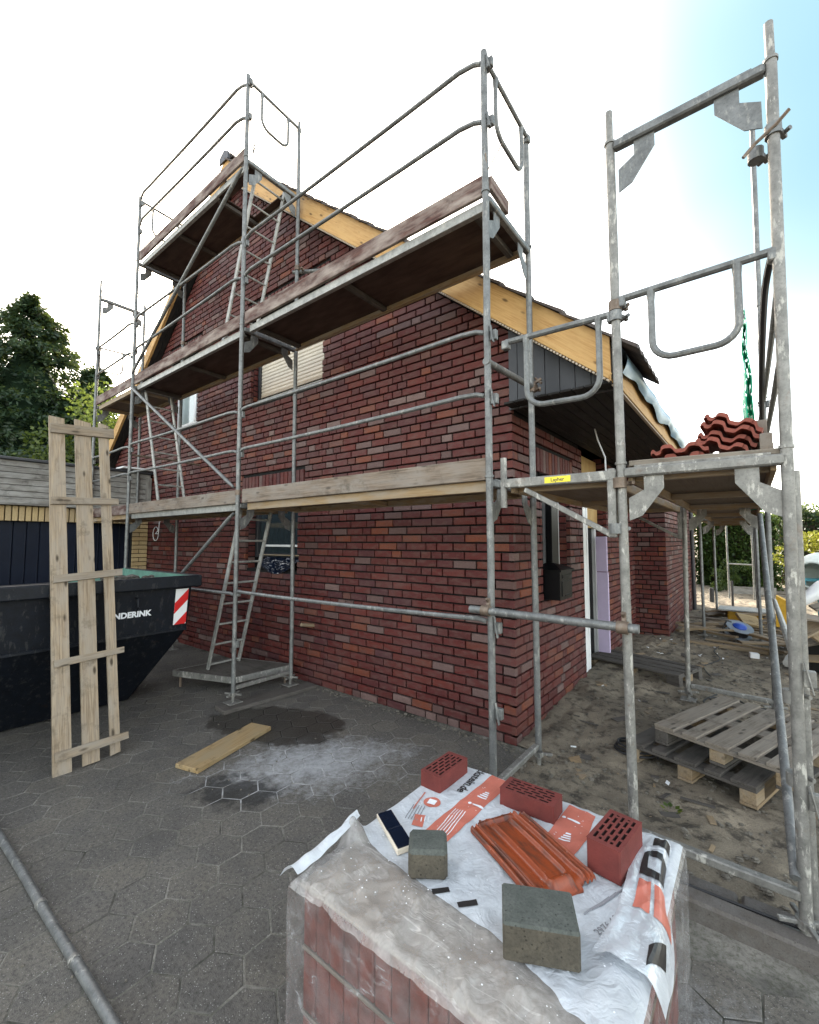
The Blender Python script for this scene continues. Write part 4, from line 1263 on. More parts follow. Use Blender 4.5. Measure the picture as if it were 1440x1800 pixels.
# ---- scaffold along the entrance side
SC2 = thing('scaffold', 'steel scaffold running along the entrance side with a deck holding red roof tiles', 'scaffold', (1.17, 3, GZ))
IX, OX = .806, 1.52
rowY = [0, 3.07, 6.6, 9.4]
innerX = [IX, .79, .66, .70]
outerX = [1.50, 1.485, 1.43, 1.42]
standard(SC2, IX + .012, 0, .03, 3.98, 'steel_dirty', (2.1, 3.975), IX - .002, (), spigot=.19)
standard(SC2, 1.482, 0, .0, 3.98, 'steel_dirty', (2.1, 3.975), 1.527, (1.12, .6), spigot=.19)
standard(SC2, 1.513, .10, -.04, 2.0, 'steel_dirty', (), 1.53)
standard(SC2, innerX[1] - .03, 3.07, .02, 2.1, 'steel_dirty', (), innerX[1])
standard(SC2, outerX[1], 3.07, .02, 6.2, 'steel', (2.1, 4.1), outerX[1] + .06, (2.67, 3.11))
standard(SC2, innerX[2], rowY[2], .0, 2.1, 'steel', ())
standard(SC2, outerX[2], rowY[2], .0, 4.2, 'steel', (2.1,), rails=(2.67, 3.11))
standard(SC2, innerX[3], rowY[3], .0, 2.1, 'steel', ())
standard(SC2, outerX[3], rowY[3], .0, 4.6, 'steel', (2.1,), rails=(2.67,))
standard(SC2, .80, 13.2, .0, 2.1, 'steel', ())
standard(SC2, 1.38, 13.2, .0, 2.3, 'steel', ())
for i, (y, a, b) in enumerate(zip(rowY, innerX, outerX)):
    jack(SC2, a - (.03 if i == 1 else 0), y, (sand_h(a, y) if i else GZ), .05)
    jack(SC2, b - (.02 if i == 0 else 0), y, (sand_h(b, y) if i else GZ + .06), .05)
    transom(SC2, (a + .02, y, 2.045), (b - .02 + (.02 if i == 0 else 0), y, 2.045), 'steel_dirty')
transom(SC2, (IX + .02, 0, 3.945), (1.505, 0, 3.945), 'steel', w=.05, h=.05, gs=.165)
m = MB(); m.bar((IX + .02, 0, .16), (1.47, 0, .145), .045, .04, (0, 0, 1), .006); m.build('foot_transom', M['steel_dirty'], SC2)
m = MB(); m.bar((IX - .02, 3.07, .11), (1.47, 3.07, .09), .045, .04, (0, 0, 1), .006); m.build('foot_transom', M['steel_dirty'], SC2)
toe(SC2, (IX + .04, .03, 2.098), (1.49, .03, 2.088), 'pallet', .03, .03)
m = MB(); m.box((1.15, .07, 2.085), (.64, .02, .025)); m.build('end_trim', M['steel_rust'], SC2)
for i in range(3):
    deck(SC2, innerX[i] + .03, outerX[i] - .03, rowY[i] + .03, rowY[i + 1] - .03, 2.0 - .0, 'ply_tan', ('deck_tan', 'deck_tan'), along='y')
for i in range(1):
    deck(SC2, .13, IX - .05, rowY[i] + .05, rowY[i + 1] - .03, 1.985, 'ply_tan', ('deck_tan', 'deck_tan'), .06, along='y')
def console(y, xa, xb, sticker=False):
    m = MB(); m.bar((xb - .03, y, 2.035), (xa, y, 2.04), .045, .058, (0, 0, 1), .006)
    o = m.build('console_bracket', M['steel_dirty'], SC2)
    m = MB(); m.tube([(xa - .012, y, 1.885), (xa - .012, y, 2.21)], .021, 10); m.build('console_spigot', M['steel_dirty'], o, smooth=True)
    m = MB(); m.bar((xa + .13, y, 1.995), (xb - .05, y, 1.705), .02, .032, (0, 0, 1), .004); m.build('console_strut', M['steel_dirty'], o)
    m = MB(); m.bar((xb - .045, y, 2.075), (xb - .045, y, 1.69), .042, .042, (1, 0, 0), .006); m.build('console_upright', M['steel_dirty'], o)
    if sticker:
        m = MB(); m.box((xa + .345, y - .0245, 2.038), (.155, .003, .036), None, .001); s = m.build('sticker', M['sticker'], o)
        return s
STK = console(-.005, .12, IX, True)
console(3.07, .12, innerX[1])
coupler(SC2, (IX, -.02, 1.99), (0, 0, 1)); coupler(SC2, (IX - .03, -.01, 1.74), (0, 0, 1), 'steel')
hoop(SC2, (IX + .03, 0, 3.03), (1.50, 0, 3.035), .39, .15, .14, 'steel', .0175, .10)
hoop(SC2, (.13, .01, 2.985), (IX - .02, .01, 2.965), .455, .14, .075, 'steel', .0175, .11)
coupler(SC2, (IX, 0, 3.0), (0, 0, 1)); coupler(SC2, (IX, 0, 2.94), (0, 0, 1), 'steel')
coupler(SC2, (1.522, 0, 3.62), (0, 0, 1), 'steel'); coupler(SC2, (1.455, .05, 3.57), (0, 0, 1), 'steel')
m = MB(); m.tube([(1.405, -.03, 3.53), (1.45, -.02, 3.58), (1.53, -.035, 3.62), (1.58, -.05, 3.655)], .008, 6); m.build('coupler_bolt', M['steel_rust'], SC2)
rail(SC2, (1.50, .02, 3.02), (1.485, 3.02, 3.05), r=.018); rail(SC2, (1.50, .02, 2.66), (1.485, 3.02, 2.66), r=.018)
rail(SC2, (1.485, 3.1, 3.11), (1.43, 6.55, 3.11)); rail(SC2, (1.485, 3.1, 2.66), (1.43, 6.55, 2.66))
rail(SC2, (1.47, .03, 1.13), (1.485, 3.02, 1.1), 'alu', r=.018)
m = MB(); m.tube([(1.455, -.02, .22), (1.45, 1.5, 1.1), (1.44, 2.98, 1.93)], [.021, .0225, .022], 12); m.build('brace', M['steel'], SC2, smooth=True)
coupler(SC2, (1.475, .03, .62), (0, 0, 1), 'steel_dirty'); coupler(SC2, (1.478, .02, .98), (0, 0, 1), 'steel_dirty')
m = MB(); m.tube([(.80, 13.2, 1.0), (1.38, 13.2, .98)], .02, 8); m.build('guard_rail', M['alu'], SC2, smooth=True)
m = MB(); m.box((1.44, 1.6, 2.14), (.05, 2.9, .13)); m.build('toe_board', M['toe_grey'], SC2)
m = MB(); m.box((1.425, .30, 2.19), (.05, .05, .22)); m.build('post_stub', M['toe_grey'], SC2)

def text_on(body, size, org, xd, yd, mat, parent, name='lettering', hf=None, ext=.001, bold=0):
    cu = bpy.data.curves.new('t', 'FONT'); cu.body = body; cu.size = size; cu.extrude = 0; cu.offset = bold; cu.resolution_u = 3
    o = bpy.data.objects.new('t', cu); COL.objects.link(o)
    bpy.context.view_layer.update()
    dg = bpy.context.evaluated_depsgraph_get()
    ev = o.evaluated_get(dg); me = ev.to_mesh()
    V = [v.co.copy() for v in me.vertices]; F = [tuple(p.vertices) for p in me.polygons]
    ev.to_mesh_clear(); bpy.data.objects.remove(o); bpy.data.curves.remove(cu)
    org = Vector(org); xd = Vector(xd); yd = Vector(yd)
    P = [org + xd * v.x + yd * v.y for v in V]
    if hf: P = [Vector((p.x, p.y, hf(p.x, p.y))) for p in P]
    mb = MB(); mb.add(P, F)
    return mb.build(name, M[mat], parent)
text_on('Layher', .030, (.425, -.0315, 2.028), (1, 0, 0), (0, 0, 1), 'print_black', STK, bold=.0006)

# green safety net hanging at the far end of the deck
m = MB()
def netf(u, v):
    z = 2.05 + 2.6 * v; w = .17 * (1 - .75 * v) 
    return (1.395 + w * (u - .45) + .02 * noise.noise((v * 7, 0, 5)), 4.35 + .10 * sin(u * 9 + v * 4) + .05 * noise.noise((u * 4, v * 6, 5)), z)
m.grid(netf, 22, 110, keep=lambda u, v: noise.noise((u * 9, v * 42, 2)) > -.28 - .25 * (1 - v))
tag(m.build('safety_net', M['net']), 'torn strip of bright green safety net hanging on the outer scaffold posts', 'net')

# ================================================================== GARAGE
GX = -8.02
GAR = thing('garage', 'flat garage with weathered grey board fascia, yellow brick and navy door', 'garage', (GX - 3, -2, GZ))
gy0, gy1 = -6.5, WY - .01
m = MB(); m.box((GX - 3.1, (gy0 + gy1) / 2, 1.5), (6.0, gy1 - gy0, 3.0)); m.build('garage_body', M['mortar'], GAR)
for k in range(7):
    z = 2.27 + k * .098
    m = MB(); m.box((GX + .16 - .004 * (k % 2), (gy0 + gy1) / 2 - .02, z + .045), (.028, gy1 - gy0 - .02, .091), None, .004); m.build('fascia_board', M['fascia_grey'], GAR)
m = MB(); m.box((GX + .10, (gy0 + gy1) / 2, 2.255), (.2, gy1 - gy0, .03)); m.build('fascia_underboard', M['fascia_grey'], GAR)
m = MB(); m.box((GX + .05, (gy0 + gy1) / 2, 2.975), (.34, gy1 - gy0, .05), None, .01); m.build('roof_edge_flashing', M['anthracite'], GAR)
m = MB(); m.box((GX + .165, gy1 - .06, 2.58), (.035, .10, .62)); m.build('corner_board', M['fascia_grey'], GAR)
m = MB(); m.box((GX + .12, gy1 - .25, 3.03), (.36, .62, .035), None, .01); m.build('ridge_flashing', M['white'], GAR)
y = gy1 - .06
i = 0
while y > -3.3:
    m = MB(); m.box((GX + .015, y, 2.11), (.12, .068, .24), None, .005); m.build('soldier_brick', M['yellow_brick'], GAR); y -= .0833; i += 1
for c in range(27):
    z = GZ + c * .08 + .035
    for (a, b) in (((.74, .855), (.865, gy1)) if c % 2 else ((.74, gy1),)):
        m = MB(); m.box((GX + .01, (a + b) / 2, z), (.11, b - a - .004, .069), None, .004); m.build('pier_brick', M['yellow_brick'], GAR)
m = MB(); m.box((GX - .01, .86, 1.0), (.10, .25, 2.2)); m.build('pier_joint', M['mortar'], GAR)
yy = .735
while yy > -3.6:
    m = MB(); m.box((GX - .06, yy - .085, 1.0), (.03, .163, 2.15), None, .006); m.build('door_panel', M['navy'], GAR)
    m = MB(); m.box((GX - .05, yy - .012, 1.0), (.03, .012, 2.15)); m.build('door_rib', M['navy'], GAR); yy -= .17

# ================================================================== SKIP
SK = thing('skip', 'dark blue-black steel skip with red and white warning plate and green inside', 'skip', (-4.6, -2.2, GZ))
RX, QX, BX = -3.40, -3.47, -4.12        # rim, rib, foot of the near side
ye = -.30                                # near end
FXR, FXB = -5.25, -4.75                  # far side
yb_ = -.62
y2 = -6.2
zr, zq, zb = 1.30, .735, -.07
m = MB()
m.prism([(RX, y2, zr), (RX, ye, zr), (QX, ye - .02, zq), (QX, y2 + .1, zq)][::-1], (-.012, 0, 0))
m.prism([(QX, y2 + .1, zq), (QX, ye - .02, zq), (BX, yb_, zb), (BX, y2 + .9, zb)][::-1], (-.012, 0, -.004))
m.prism([(RX, ye, zr), (FXR, ye, zr), (FXR + .07, ye - .02, zq), (QX, ye - .02, zq)], (0, -.012, 0))
m.prism([(QX, ye - .02, zq), (FXR + .07, ye - .02, zq), (FXB, yb_, zb), (BX, yb_, zb)], (0, -.012, 0))
m.prism([(BX, yb_, zb), (FXB, yb_, zb), (FXB, y2 + .9, zb), (BX, y2 + .9, zb)], (0, 0, .01))
m.build('skip_body', M['skip'], SK)
m = MB(); m.prism([(FXR, y2, 1.12), (FXR, -1.05, 1.16), (FXR, ye, zr + .01), (FXB, yb_, zb), (FXB, y2 + .9, zb)], (-.012, 0, 0))
m.prism([(RX - .016, y2, zr), (RX - .016, ye - .016, zr), (QX - .016, ye - .03, zq), (QX - .016, y2 + .1, zq)], (-.004, 0, 0))
m.prism([(RX - .02, ye - .016, zr), (FXR, ye - .016, zr), (FXR + .07, ye - .04, zq), (QX - .02, ye - .04, zq)], (0, -.004, 0)); m.build('skip_lining', M['skip_in'], SK)
m = MB()
m.bar((RX + .035, y2, zr - .055), (RX + .035, ye + .07, zr - .055), .075, .12, (0, 0, 1), .012)
m.bar((RX + .02, ye + .04, zr - .055), (FXR - .04, ye + .04, zr - .055), .075, .12, (0, 0, 1), .012)
m.bar((FXR - .03, y2, 1.07), (FXR - .03, -1.05, 1.11), .075, .12, (0, 0, 1), .012)
m.bar((FXR - .03, -1.05, 1.11), (FXR - .03, ye + .07, zr - .05), .075, .12, (0, 0, 1), .012)
m.build('skip_rim', M['skip'], SK)
m = MB(); m.bar((QX + .006, y2 + .1, zq), (QX + .006, ye - .02, zq), .02, .03, (0, 0, 1), .004); m.build('side_rib', M['skip'], SK)
for (y, z) in ((-.84, 1.05), (-2.35, 1.03)):
    m = MB(); m.tube([(RX - .01, y, z + .06), (RX + .04, y, z + .05), (RX + .045, y, z - .02), (RX + .02, y, z - .05)], .012, 7); m.build('tarp_hook', M['skip'], SK)
def on_side(y, z): return RX + .0045 + (QX - RX) * (zr - z) / (zr - zq)
def plate(mb, pts, lift):
    mb.prism([(on_side(y, z) + lift, y, z) for y, z in pts], (-.002, 0, 0))
ys0, ys1, zs0, zs1 = ye - .165, ye - .035, .79, 1.165
m = MB(); plate(m, [(ys0, zs0), (ys1, zs0), (ys1, zs1), (ys0, zs1)], .004)
sg = m.build('warning_plate', M['white'], SK)
m = MB(); plate(m, [(ys0, zs0 + .17), (ys1, zs0 + .29), (ys1, zs1 - .0), (ys1, zs1 - .0), (ys0, zs1 - .13)], .0056) if False else None
def stripe(a):
    P = clip_poly(clip_poly([(ys0, a), (ys1, a + .14), (ys1, a + .255), (ys0, a + .115)], 0, -1, -zs0), 0, 1, zs1)
    if len(P) > 2: plate(m, P, .0056)
stripe(zs0 + .115); stripe(zs0 - .125)
m.build('warning_stripe', M['sign_red'], sg)
text_on('INDERINK', .076, (on_side(-1.04, .925) + .004, -1.04, .925), (0, 1, 0), (.124, 0, 1), 'print_white', SK, bold=.0035)
m = MB()
for _ in range(14): pebble(m, RX - .55 + random.gauss(0, .1), -.75 + random.gauss(0, .12), zr - .03, random.uniform(.04, .08))
m.build('rubble_heap', M['pallet_dark'], SK, kind='stuff')

# ================================================================== SLATTED RACK leaning on the skip
RB = Vector((-2.83, 0, GZ)); RXl = RX + .09
RDIR = Vector((RXl - RB.x, 0, 1.31 - GZ)).normalized()
RN = Vector((RDIR.z, 0, -RDIR.x))
CAMV = CAM
def rackp(px_, py_, lift=0):
    x = (px_ - 720) / FPX; y = -(py_ - 900) / FPX
    d = _R * x + _U * y + _F
    s = (RB - CAM).dot(RN) / d.dot(RN)
    return CAM + d * s + RN * lift
RK = thing('slatted_rack', 'tall weathered wooden rack of three boards and five battens leaning on the skip', 'rack', (-2.83, -1.35, GZ))
def slab(mb, P, t):
    """four corners -> board of thickness t along RN, with grain along P0-P3"""
    P = [Vector(p) for p in P]
    lx = (P[3] - P[0]).normalized(); ly = RN.cross(lx)
    off = Vector((random.uniform(0, 40), random.uniform(0, 40), random.uniform(0, 40)))
    A = P + [p + RN * t for p in P]
    wc = [Vector(((p - P[0]).dot(lx), (p - P[0]).dot(ly), (p - P[0]).dot(RN))) + off for p in A]
    mb.add(A, [(3, 2, 1, 0), (4, 5, 6, 7), (0, 1, 5, 4), (1, 2, 6, 5), (2, 3, 7, 6), (3, 0, 4, 7)], wc, random.random() * .5)
for (bl, br, tr, tl) in (((91, 1368), (125, 1357), (112, 738), (85, 732)), ((144, 1348), (174, 1337), (158, 746), (130, 738)), ((193, 1329), (210, 1321), (189, 751), (172, 745))):
    m = MB(); slab(m, [rackp(*bl), rackp(*br), rackp(*tr), rackp(*tl)], .024); m.build('slat', M['rack'], RK)
for (l0, r0, r1, l1) in (((87, 763), (198, 774), (197, 758), (86, 747)), ((87, 889), (206, 890), (205, 880), (88, 876)), ((92, 1027), (212, 1013), (212, 1002), (92, 1014)), ((93, 1176), (215, 1148), (215, 1138), (92, 1163)), ((95, 1342), (223, 1298), (222, 1286), (93, 1325))):
    m = MB()
    P = [rackp(*q, lift=.025) for q in (l0, l1, r1, r0)]
    slab(m, P, .022); m.build('batten', M['rack_bar'], RK)

# plank lying on the paving
m = MB(); m.bar((-2.12, -.925, GZ + .02), (-2.345, -.125, GZ + .02), .235, .036, (0, 0, 1), .004, .1)
tag(m.build('plank', M['plank']), 'short yellow plank lying flat on the paving before the gable', 'plank')
# pipe
PIPE = thing('pipe', 'long dark metal pipe lying across the paving in the lower left corner', 'pipe', (-1.5, -1.95, GZ))
m = MB()
xs = [-3.6 + i * .12 for i in range(36)]
m.tube([(x, -1.963 + .02 * (x + 2.2) + .004 * noise.noise((x * 2, 0, 0)), GZ + .016) for x in xs], [.0195 + .0018 * noise.noise((x * 3, 1, 0)) for x in xs], 12)
m.build('tube', M['steel'], PIPE, smooth=True)
for x in (-2.85, -1.42, -.95):
    m = MB(); m.tube([(x, -1.963 + .02 * (x + 2.2), GZ + .016), (x + .025, -1.963 + .02 * (x + 2.2), GZ + .016)], .0235, 12); m.build('joint_sleeve', M['steel_dirty'], PIPE, smooth=True)

# ================================================================== PALLETS
def pallet(root, L=1.2, Wd=.8, mats=('pallet', 'pallet_dark'), gaps=5):
    bw = [.145, .10, .145, .10, .145]
    tot = sum(bw[:gaps]); gp = (Wd - tot) / (gaps - 1)
    y = -Wd / 2
    for k in range(gaps):
        m = MB(); m.box((random.gauss(0, .003), y + bw[k] / 2, .133), (L, bw[k], .022), None, .003); m.build('top_board', M[mats[0]], root); y += bw[k] + gp
    for x in (-L / 2 + .0725, 0, L / 2 - .0725):
        m = MB(); m.box((x, 0, .111), (.145, Wd, .021), None, .003); m.build('cross_board', M[mats[0]], root)
        for yy in (-Wd / 2 + .05, 0, Wd / 2 - .05):
            m = MB(); m.box((x, yy, .061), (.145, .095, .078), None, .004); m.build('block', M['offcut' if random.random() < .5 else mats[1]], root)
    for yy in (-Wd / 2 + .05, 0, Wd / 2 - .05):
        m = MB(); m.box((0, yy, .011), (L, .10, .021), None, .003); m.build('bottom_board', M[mats[1]], root)
u = atan2(.95, .32)
p1 = thing('pallet', 'upper of the two stacked grey wooden pallets on the sand beside the scaffold', 'pallet', (0, 0, 0), 'wooden pallets')
pallet(p1, 1.2, .86)
p1.location = (1.30, 1.80, .085); p1.rotation_euler = (radians(.5), radians(.8), u)
p2 = thing('pallet', 'lower dirtier pallet sticking out under the upper pallet on the sand', 'pallet', (0, 0, 0), 'wooden pallets')
pallet(p2, 1.2, .86, ('pallet_dark', 'offcut'))
p2.location = (1.09, 1.76, -.062); p2.rotation_euler = (radians(-.6), radians(.4), u + .03)
p3 = thing('pallet', 'dark wooden pallet laid as a step before the front door', 'pallet', (0, 0, 0), 'wooden pallets')
pallet(p3, 1.2, .62, ('pallet_dark', 'pallet_dark'), 4)
p3.location = (.16, 3.84, -.035); p3.rotation_euler = (0, radians(-1), radians(-17))

# ================================================================== PACK OF BRICKS in film
PX0, PX1, PY0, PY1, ZT = .075, 1.105, -1.61, -.585, .515
PACK = thing('brick_pack', 'shrink-wrapped pack of red bricks with printed white film on top in the foreground', 'brick pack', ((PX0 + PX1) / 2, (PY0 + PY1) / 2, GZ))
bm_ = MB()
lz = GZ + .0
for layer in range(3):
    z = ZT - .03 - (2 - layer) * .205 - .09
    nx_, ny_ = 15, 5
    for i in range(nx_):
        for j in range(ny_):
            if 0 < i < nx_ - 1 and 0 < j < ny_ - 1 and layer < 2: continue
            w = (PX1 - PX0 - .05) / nx_; dd = (PY1 - PY0 - .05) / ny_
            bm_.box((PX0 + .025 + (i + .5) * w, PY0 + .025 + (j + .5) * dd, z), (w - .003, dd - .003, .186), None, .004)
bm_.build('brick', M['pack_brick'], PACK, kind='stuff')
m = MB()
for k in range(2):
    m.box(((PX0 + PX1) / 2, (PY0 + PY1) / 2, ZT - .03 - k * .205 - .1925), (PX1 - PX0 - .046, PY1 - PY0 - .046, .012))
m.build('layer_board', M['toe_grey'], PACK)
m = MB(); m.box(((PX0 + PX1) / 2, (PY0 + PY1) / 2, ZT - .018), (PX1 - PX0 - .03, PY1 - PY0 - .03, .012)); m.build('cover_board', M['card'], PACK)
def film_h(x, y):
    b = ZT
    fr = max(0, min(1, (-1.30 - .12 * (x - .06) - y) / .08))             # slack clear strip towards the front
    n = noise.noise((x * 6, y * 6, 2)) * .5 + noise.noise((x * 15 + 3, y * 15, 1)) * .3
    h = b + .006 * n + .0035 * (1 - abs(noise.noise((x * 13, y * 8, 9))) * 3)
    q = noise.noise((x * 4, y * 4, 7)) * 2.2
    r1 = 1 - abs(sin((x * 11 + y * 17) + q * 1.3)); r2 = 1 - abs(sin((x * 23 - y * 9) + q * 2.1 + 1))
    h += fr * (.004 + .009 * r1 ** 2 + .006 * r2 ** 3 + .004 * noise.noise((x * 21, y * 21, 5)))
    h += .075 * exp(-(((x - .085) / .05) ** 2 + ((y + 1.34) / .045) ** 2))
    h += .030 * exp(-(((x - .10 - .55 * (y + 1.34) * -1) / .03) ** 2)) * fr * .6
    h += .020 * exp(-((x - 1.03) / .05) ** 2) * exp(-((y + 1.33) / .12) ** 2)
    ed = min(x - PX0 + .012, PX1 + .012 - x, y - PY0 + .012, PY1 + .012 - y)
    if ed < .03: h -= .03 * (1 - ed / .03) ** 2
    return h
N = 170
m = MB()
m.grid(lambda u, v: (PX0 - .012 + u * (PX1 - PX0 + .024), PY0 - .012 + v * (PY1 - PY0 + .024), film_h(PX0 - .012 + u * (PX1 - PX0 + .024), PY0 - .012 + v * (PY1 - PY0 + .024))), N, N)
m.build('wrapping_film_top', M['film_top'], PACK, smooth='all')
m = MB()
def rip(a, z, k): return .010 * abs(noise.noise((a * 9, z * 3.0, k))) + .005 * noise.noise((a * 24, z * 7, k + 3)) + .006 * max(0, .4 - z)
def side(fnx):
    m.grid(fnx, 90, 36)
def zz_(a, v, x, y): t = film_h(x, y); return t - (t - GZ - .01) * (v ** 1.2)
side(lambda u, v: (lambda x: (x, PY0 - .012 - rip(x, v, 1) * min(1, v * 6), zz_(0, v, x, PY0 - .012)))(PX0 - .012 + u * (PX1 - PX0 + .024)))
side(lambda u, v: (lambda y: (PX1 + .012 + rip(y, v, 2) * min(1, v * 6), y, zz_(0, v, PX1 + .012, y)))(PY0 - .012 + u * (PY1 - PY0 + .024)))
side(lambda u, v: (lambda y: (PX0 - .012 - rip(y, v, 4) * min(1, v * 6), y, zz_(0, v, PX0 - .012, y)))(PY0 - .012 + u * (PY1 - PY0 + .024)))
side(lambda u, v: (lambda x: (x, PY1 + .012 + rip(x, v, 5) * min(1, v * 6), zz_(0, v, x, PY1 + .012)))(PX0 - .012 + u * (PX1 - PX0 + .024)))
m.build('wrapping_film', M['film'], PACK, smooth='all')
# free folds of film
def fold(name, pts, wdt, mat='film', amp=.012):
    mb = MB(); pts = [Vector(p) for p in pts]; n = len(pts) - 1
    def at(u, v):
        t = min(u * n, n - 1e-6); i = int(t); p = pts[i].lerp(pts[i + 1], t - i)
        d = (pts[i + 1] - pts[i]).normalized(); s = d.cross(Vector((0, 0, 1)))
        s = s.normalized() if s.length > .01 else Vector((1, 0, 0))
        return p + s * (v - .5) * wdt * (1 - .3 * u) + Vector((0, 0, amp * noise.noise((u * 6, v * 5, len(name))) + amp * 1.3 * sin(v * 9 + u * 3)))
    mb.grid(at, 40, 18)
    return mb.build('film_fold', M[mat], PACK, smooth='all')
# fold('a', [(.06, -1.30, .575), (.16, -1.42, .560), (.30, -1.50, .550), (.52, -1.55, .545), (.74, -1.585, .545)], .10)
# fold('b', [(.02, -1.585, .545), (.055, -1.48, .555), (.085, -1.37, .585), (.09, -1.29, .54)], .13, 'film_top')
# fold('c', [(.86, -1.50, .56), (1.0, -1.46, .565), (1.09, -1.47, .545), (1.15, -1.52, .47)], .12, 'film_top')
# fold('d', [(.92, -1.36, .545), (1.0, -1.27, .54), (1.08, -1.20, .535)], .10)
m = MB()
def lflap(u, v):
    y = -1.615 + .30 * u; x = PX0 + .03 - v * (.10 - .05 * u)
    return (x, y, ZT + .030 + .020 * sin(pi * v) - .05 * v * v + .014 * noise.noise((u * 5, v * 4, 8)) + .05 * u * u)
m.grid(lflap, 30, 14)
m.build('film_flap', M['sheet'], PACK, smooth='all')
# printed sheet
def sheet_ok(x, y): return y > -1.315 - .22 * (x - .06) + .03 * noise.noise((x * 5, 0, 3)) or (x > .93 and y > -1.40)
m = MB()
X0, X1, Y0, Y1 = PX0 + .004, PX1 + .004, -1.60, PY1 + .006
def sheet_front(x):
    k = min(1, max(0, (x - .90) / .06)); k = k * k * (3 - 2 * k)
    return (-1.315 - .12 * (x - .06) + .03 * noise.noise((x * 5, 0, 3))) * (1 - k) + k * (-1.47 + .02 * noise.noise((x * 9, 0, 3)))
def sheet_pt(u, v):
    x = X0 + u * (X1 - X0); f = sheet_front(x); y = f + v * (Y1 - f)
    return (x, y, film_h(x, y) + .0025)
m.grid(sheet_pt, 110, 100)
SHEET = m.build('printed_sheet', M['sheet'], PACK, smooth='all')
def decal(poly, mat, name='print', lift=.0042, res=.012):
    """polygon on the sheet, cut into small cells that follow it"""
    xs_ = [p[0] for p in poly]; ys_ = [p[1] for p in poly]
    mb = MB()
    nx = max(1, int((max(xs_) - min(xs_)) / res)); ny = max(1, int((max(ys_) - min(ys_)) / res))
    area = sum(poly[i][0] * poly[(i + 1) % len(poly)][1] - poly[(i + 1) % len(poly)][0] * poly[i][1] for i in range(len(poly)))
    P = poly if area > 0 else poly[::-1]
    for i in range(nx):
        for j in range(ny):
            x0 = min(xs_) + i * (max(xs_) - min(xs_)) / nx; x1 = min(xs_) + (i + 1) * (max(xs_) - min(xs_)) / nx
            y0 = min(ys_) + j * (max(ys_) - min(ys_)) / ny; y1 = min(ys_) + (j + 1) * (max(ys_) - min(ys_)) / ny
            c = [(x0, y0), (x1, y0), (x1, y1), (x0, y1)]
            for k in range(len(P)):
                a, b = P[k], P[(k + 1) % len(P)]
                nx_, ny_ = (b[1] - a[1]), -(b[0] - a[0])
                c = clip_poly(c, nx_, ny_, nx_ * a[0] + ny_ * a[1])
                if len(c) < 3: break
            if len(c) >= 3: mb.add([(p[0], p[1], film_h(*p) + lift) for p in c], [tuple(range(len(c)))])
    if mb.v: return mb.build(name, M[mat], SHEET)
def rect(cx, cy, w, h, a):
    return [(cx + dx * cos(a) - dy * sin(a), cy + dx * sin(a) + dy * cos(a)) for dx, dy in ((-w / 2, -h / 2), (w / 2, -h / 2), (w / 2, h / 2), (-w / 2, h / 2))]
hf = lambda lift: (lambda x, y: film_h(x, y) + lift)
AX = radians(90)                                    # the print runs from front to back
decal([(.285, -1.185), (.395, -1.16), (.405, -.80), (.405, -.605), (.310, -.60), (.300, -.80)], 'print_red')
decal([(.680, -.86), (.80, -.92), (.815, -.80), (.80, -.62), (.69, -.61)], 'print_red')
text_on('!', .10, (.335, -.855, 0), (0, -1, 0), (1, 0, 0), 'print_white', SHEET, hf=hf(.0056), bold=.002)
text_on('!', .10, (.695, -.70, 0), (0, -1, 0), (1, 0, 0), 'print_white', SHEET, hf=hf(.0056), bold=.002)
text_on('lockstein.de', .058, (.235, -.545, 0), (.03, -1, 0), (1, .03, 0), 'print_black', SHEET, hf=hf(.0052), bold=.0012)
for k in range(4):                                  # trowel pictogram of short bars
    decal(rect(.360 - .0, -.795 + k * .016, .045 - k * .008, .009, 0), 'print_white', lift=.0056, res=.02)
    decal(rect(.745 - .0, -.845 + k * .016, .045 - k * .008, .009, 0), 'print_white', lift=.0056, res=.02)
for k in range(5):
    decal(rect(.318 + k * .012, -1.02, .0035, .17, .10), 'print_white', lift=.0056, res=.03)
ring = [(.205 + .038 * cos(a), -.965 + .038 * sin(a)) for a in [2 * pi * j / 24 for j in range(24)]]
decal(ring, 'print_red', lift=.0046, res=.03)
decal(rect(.205, -.965, .036, .036, .2), 'print_white', lift=.0058, res=.02)
decal(rect(.232, -1.10, .045, .075, .45), 'print_red', lift=.0046, res=.03)
decal(rect(.150, -.985, .006, .14, .25), 'print_red', lift=.0046, res=.03)
for k in range(3): decal(rect(.238 + .010 * k, -1.09 + .012 * k, .004, .03, .5), 'print_white', lift=.0056, res=.02)
for k in range(5): decal(rect(.165 + k * .012, -1.075 + k * .004, .004, .10, .28), 'print_grey', lift=.0046, res=.02)
decal(rect(.507, -1.347, .022, .058, -.75), 'print_black'); decal(rect(.604, -1.339, .022, .064, -.75), 'print_black')
for k in range(3): decal(rect(.93 + k * .014, -1.09 + k * .03, .006, .13, -.35), 'print_grey', lift=.0046, res=.03)
text_on('2976 60', .032, (.965, -1.20, 0), (.35, .93, 0), (-.93, .35, 0), 'print_grey', SHEET, hf=hf(.0052), bold=.0004)
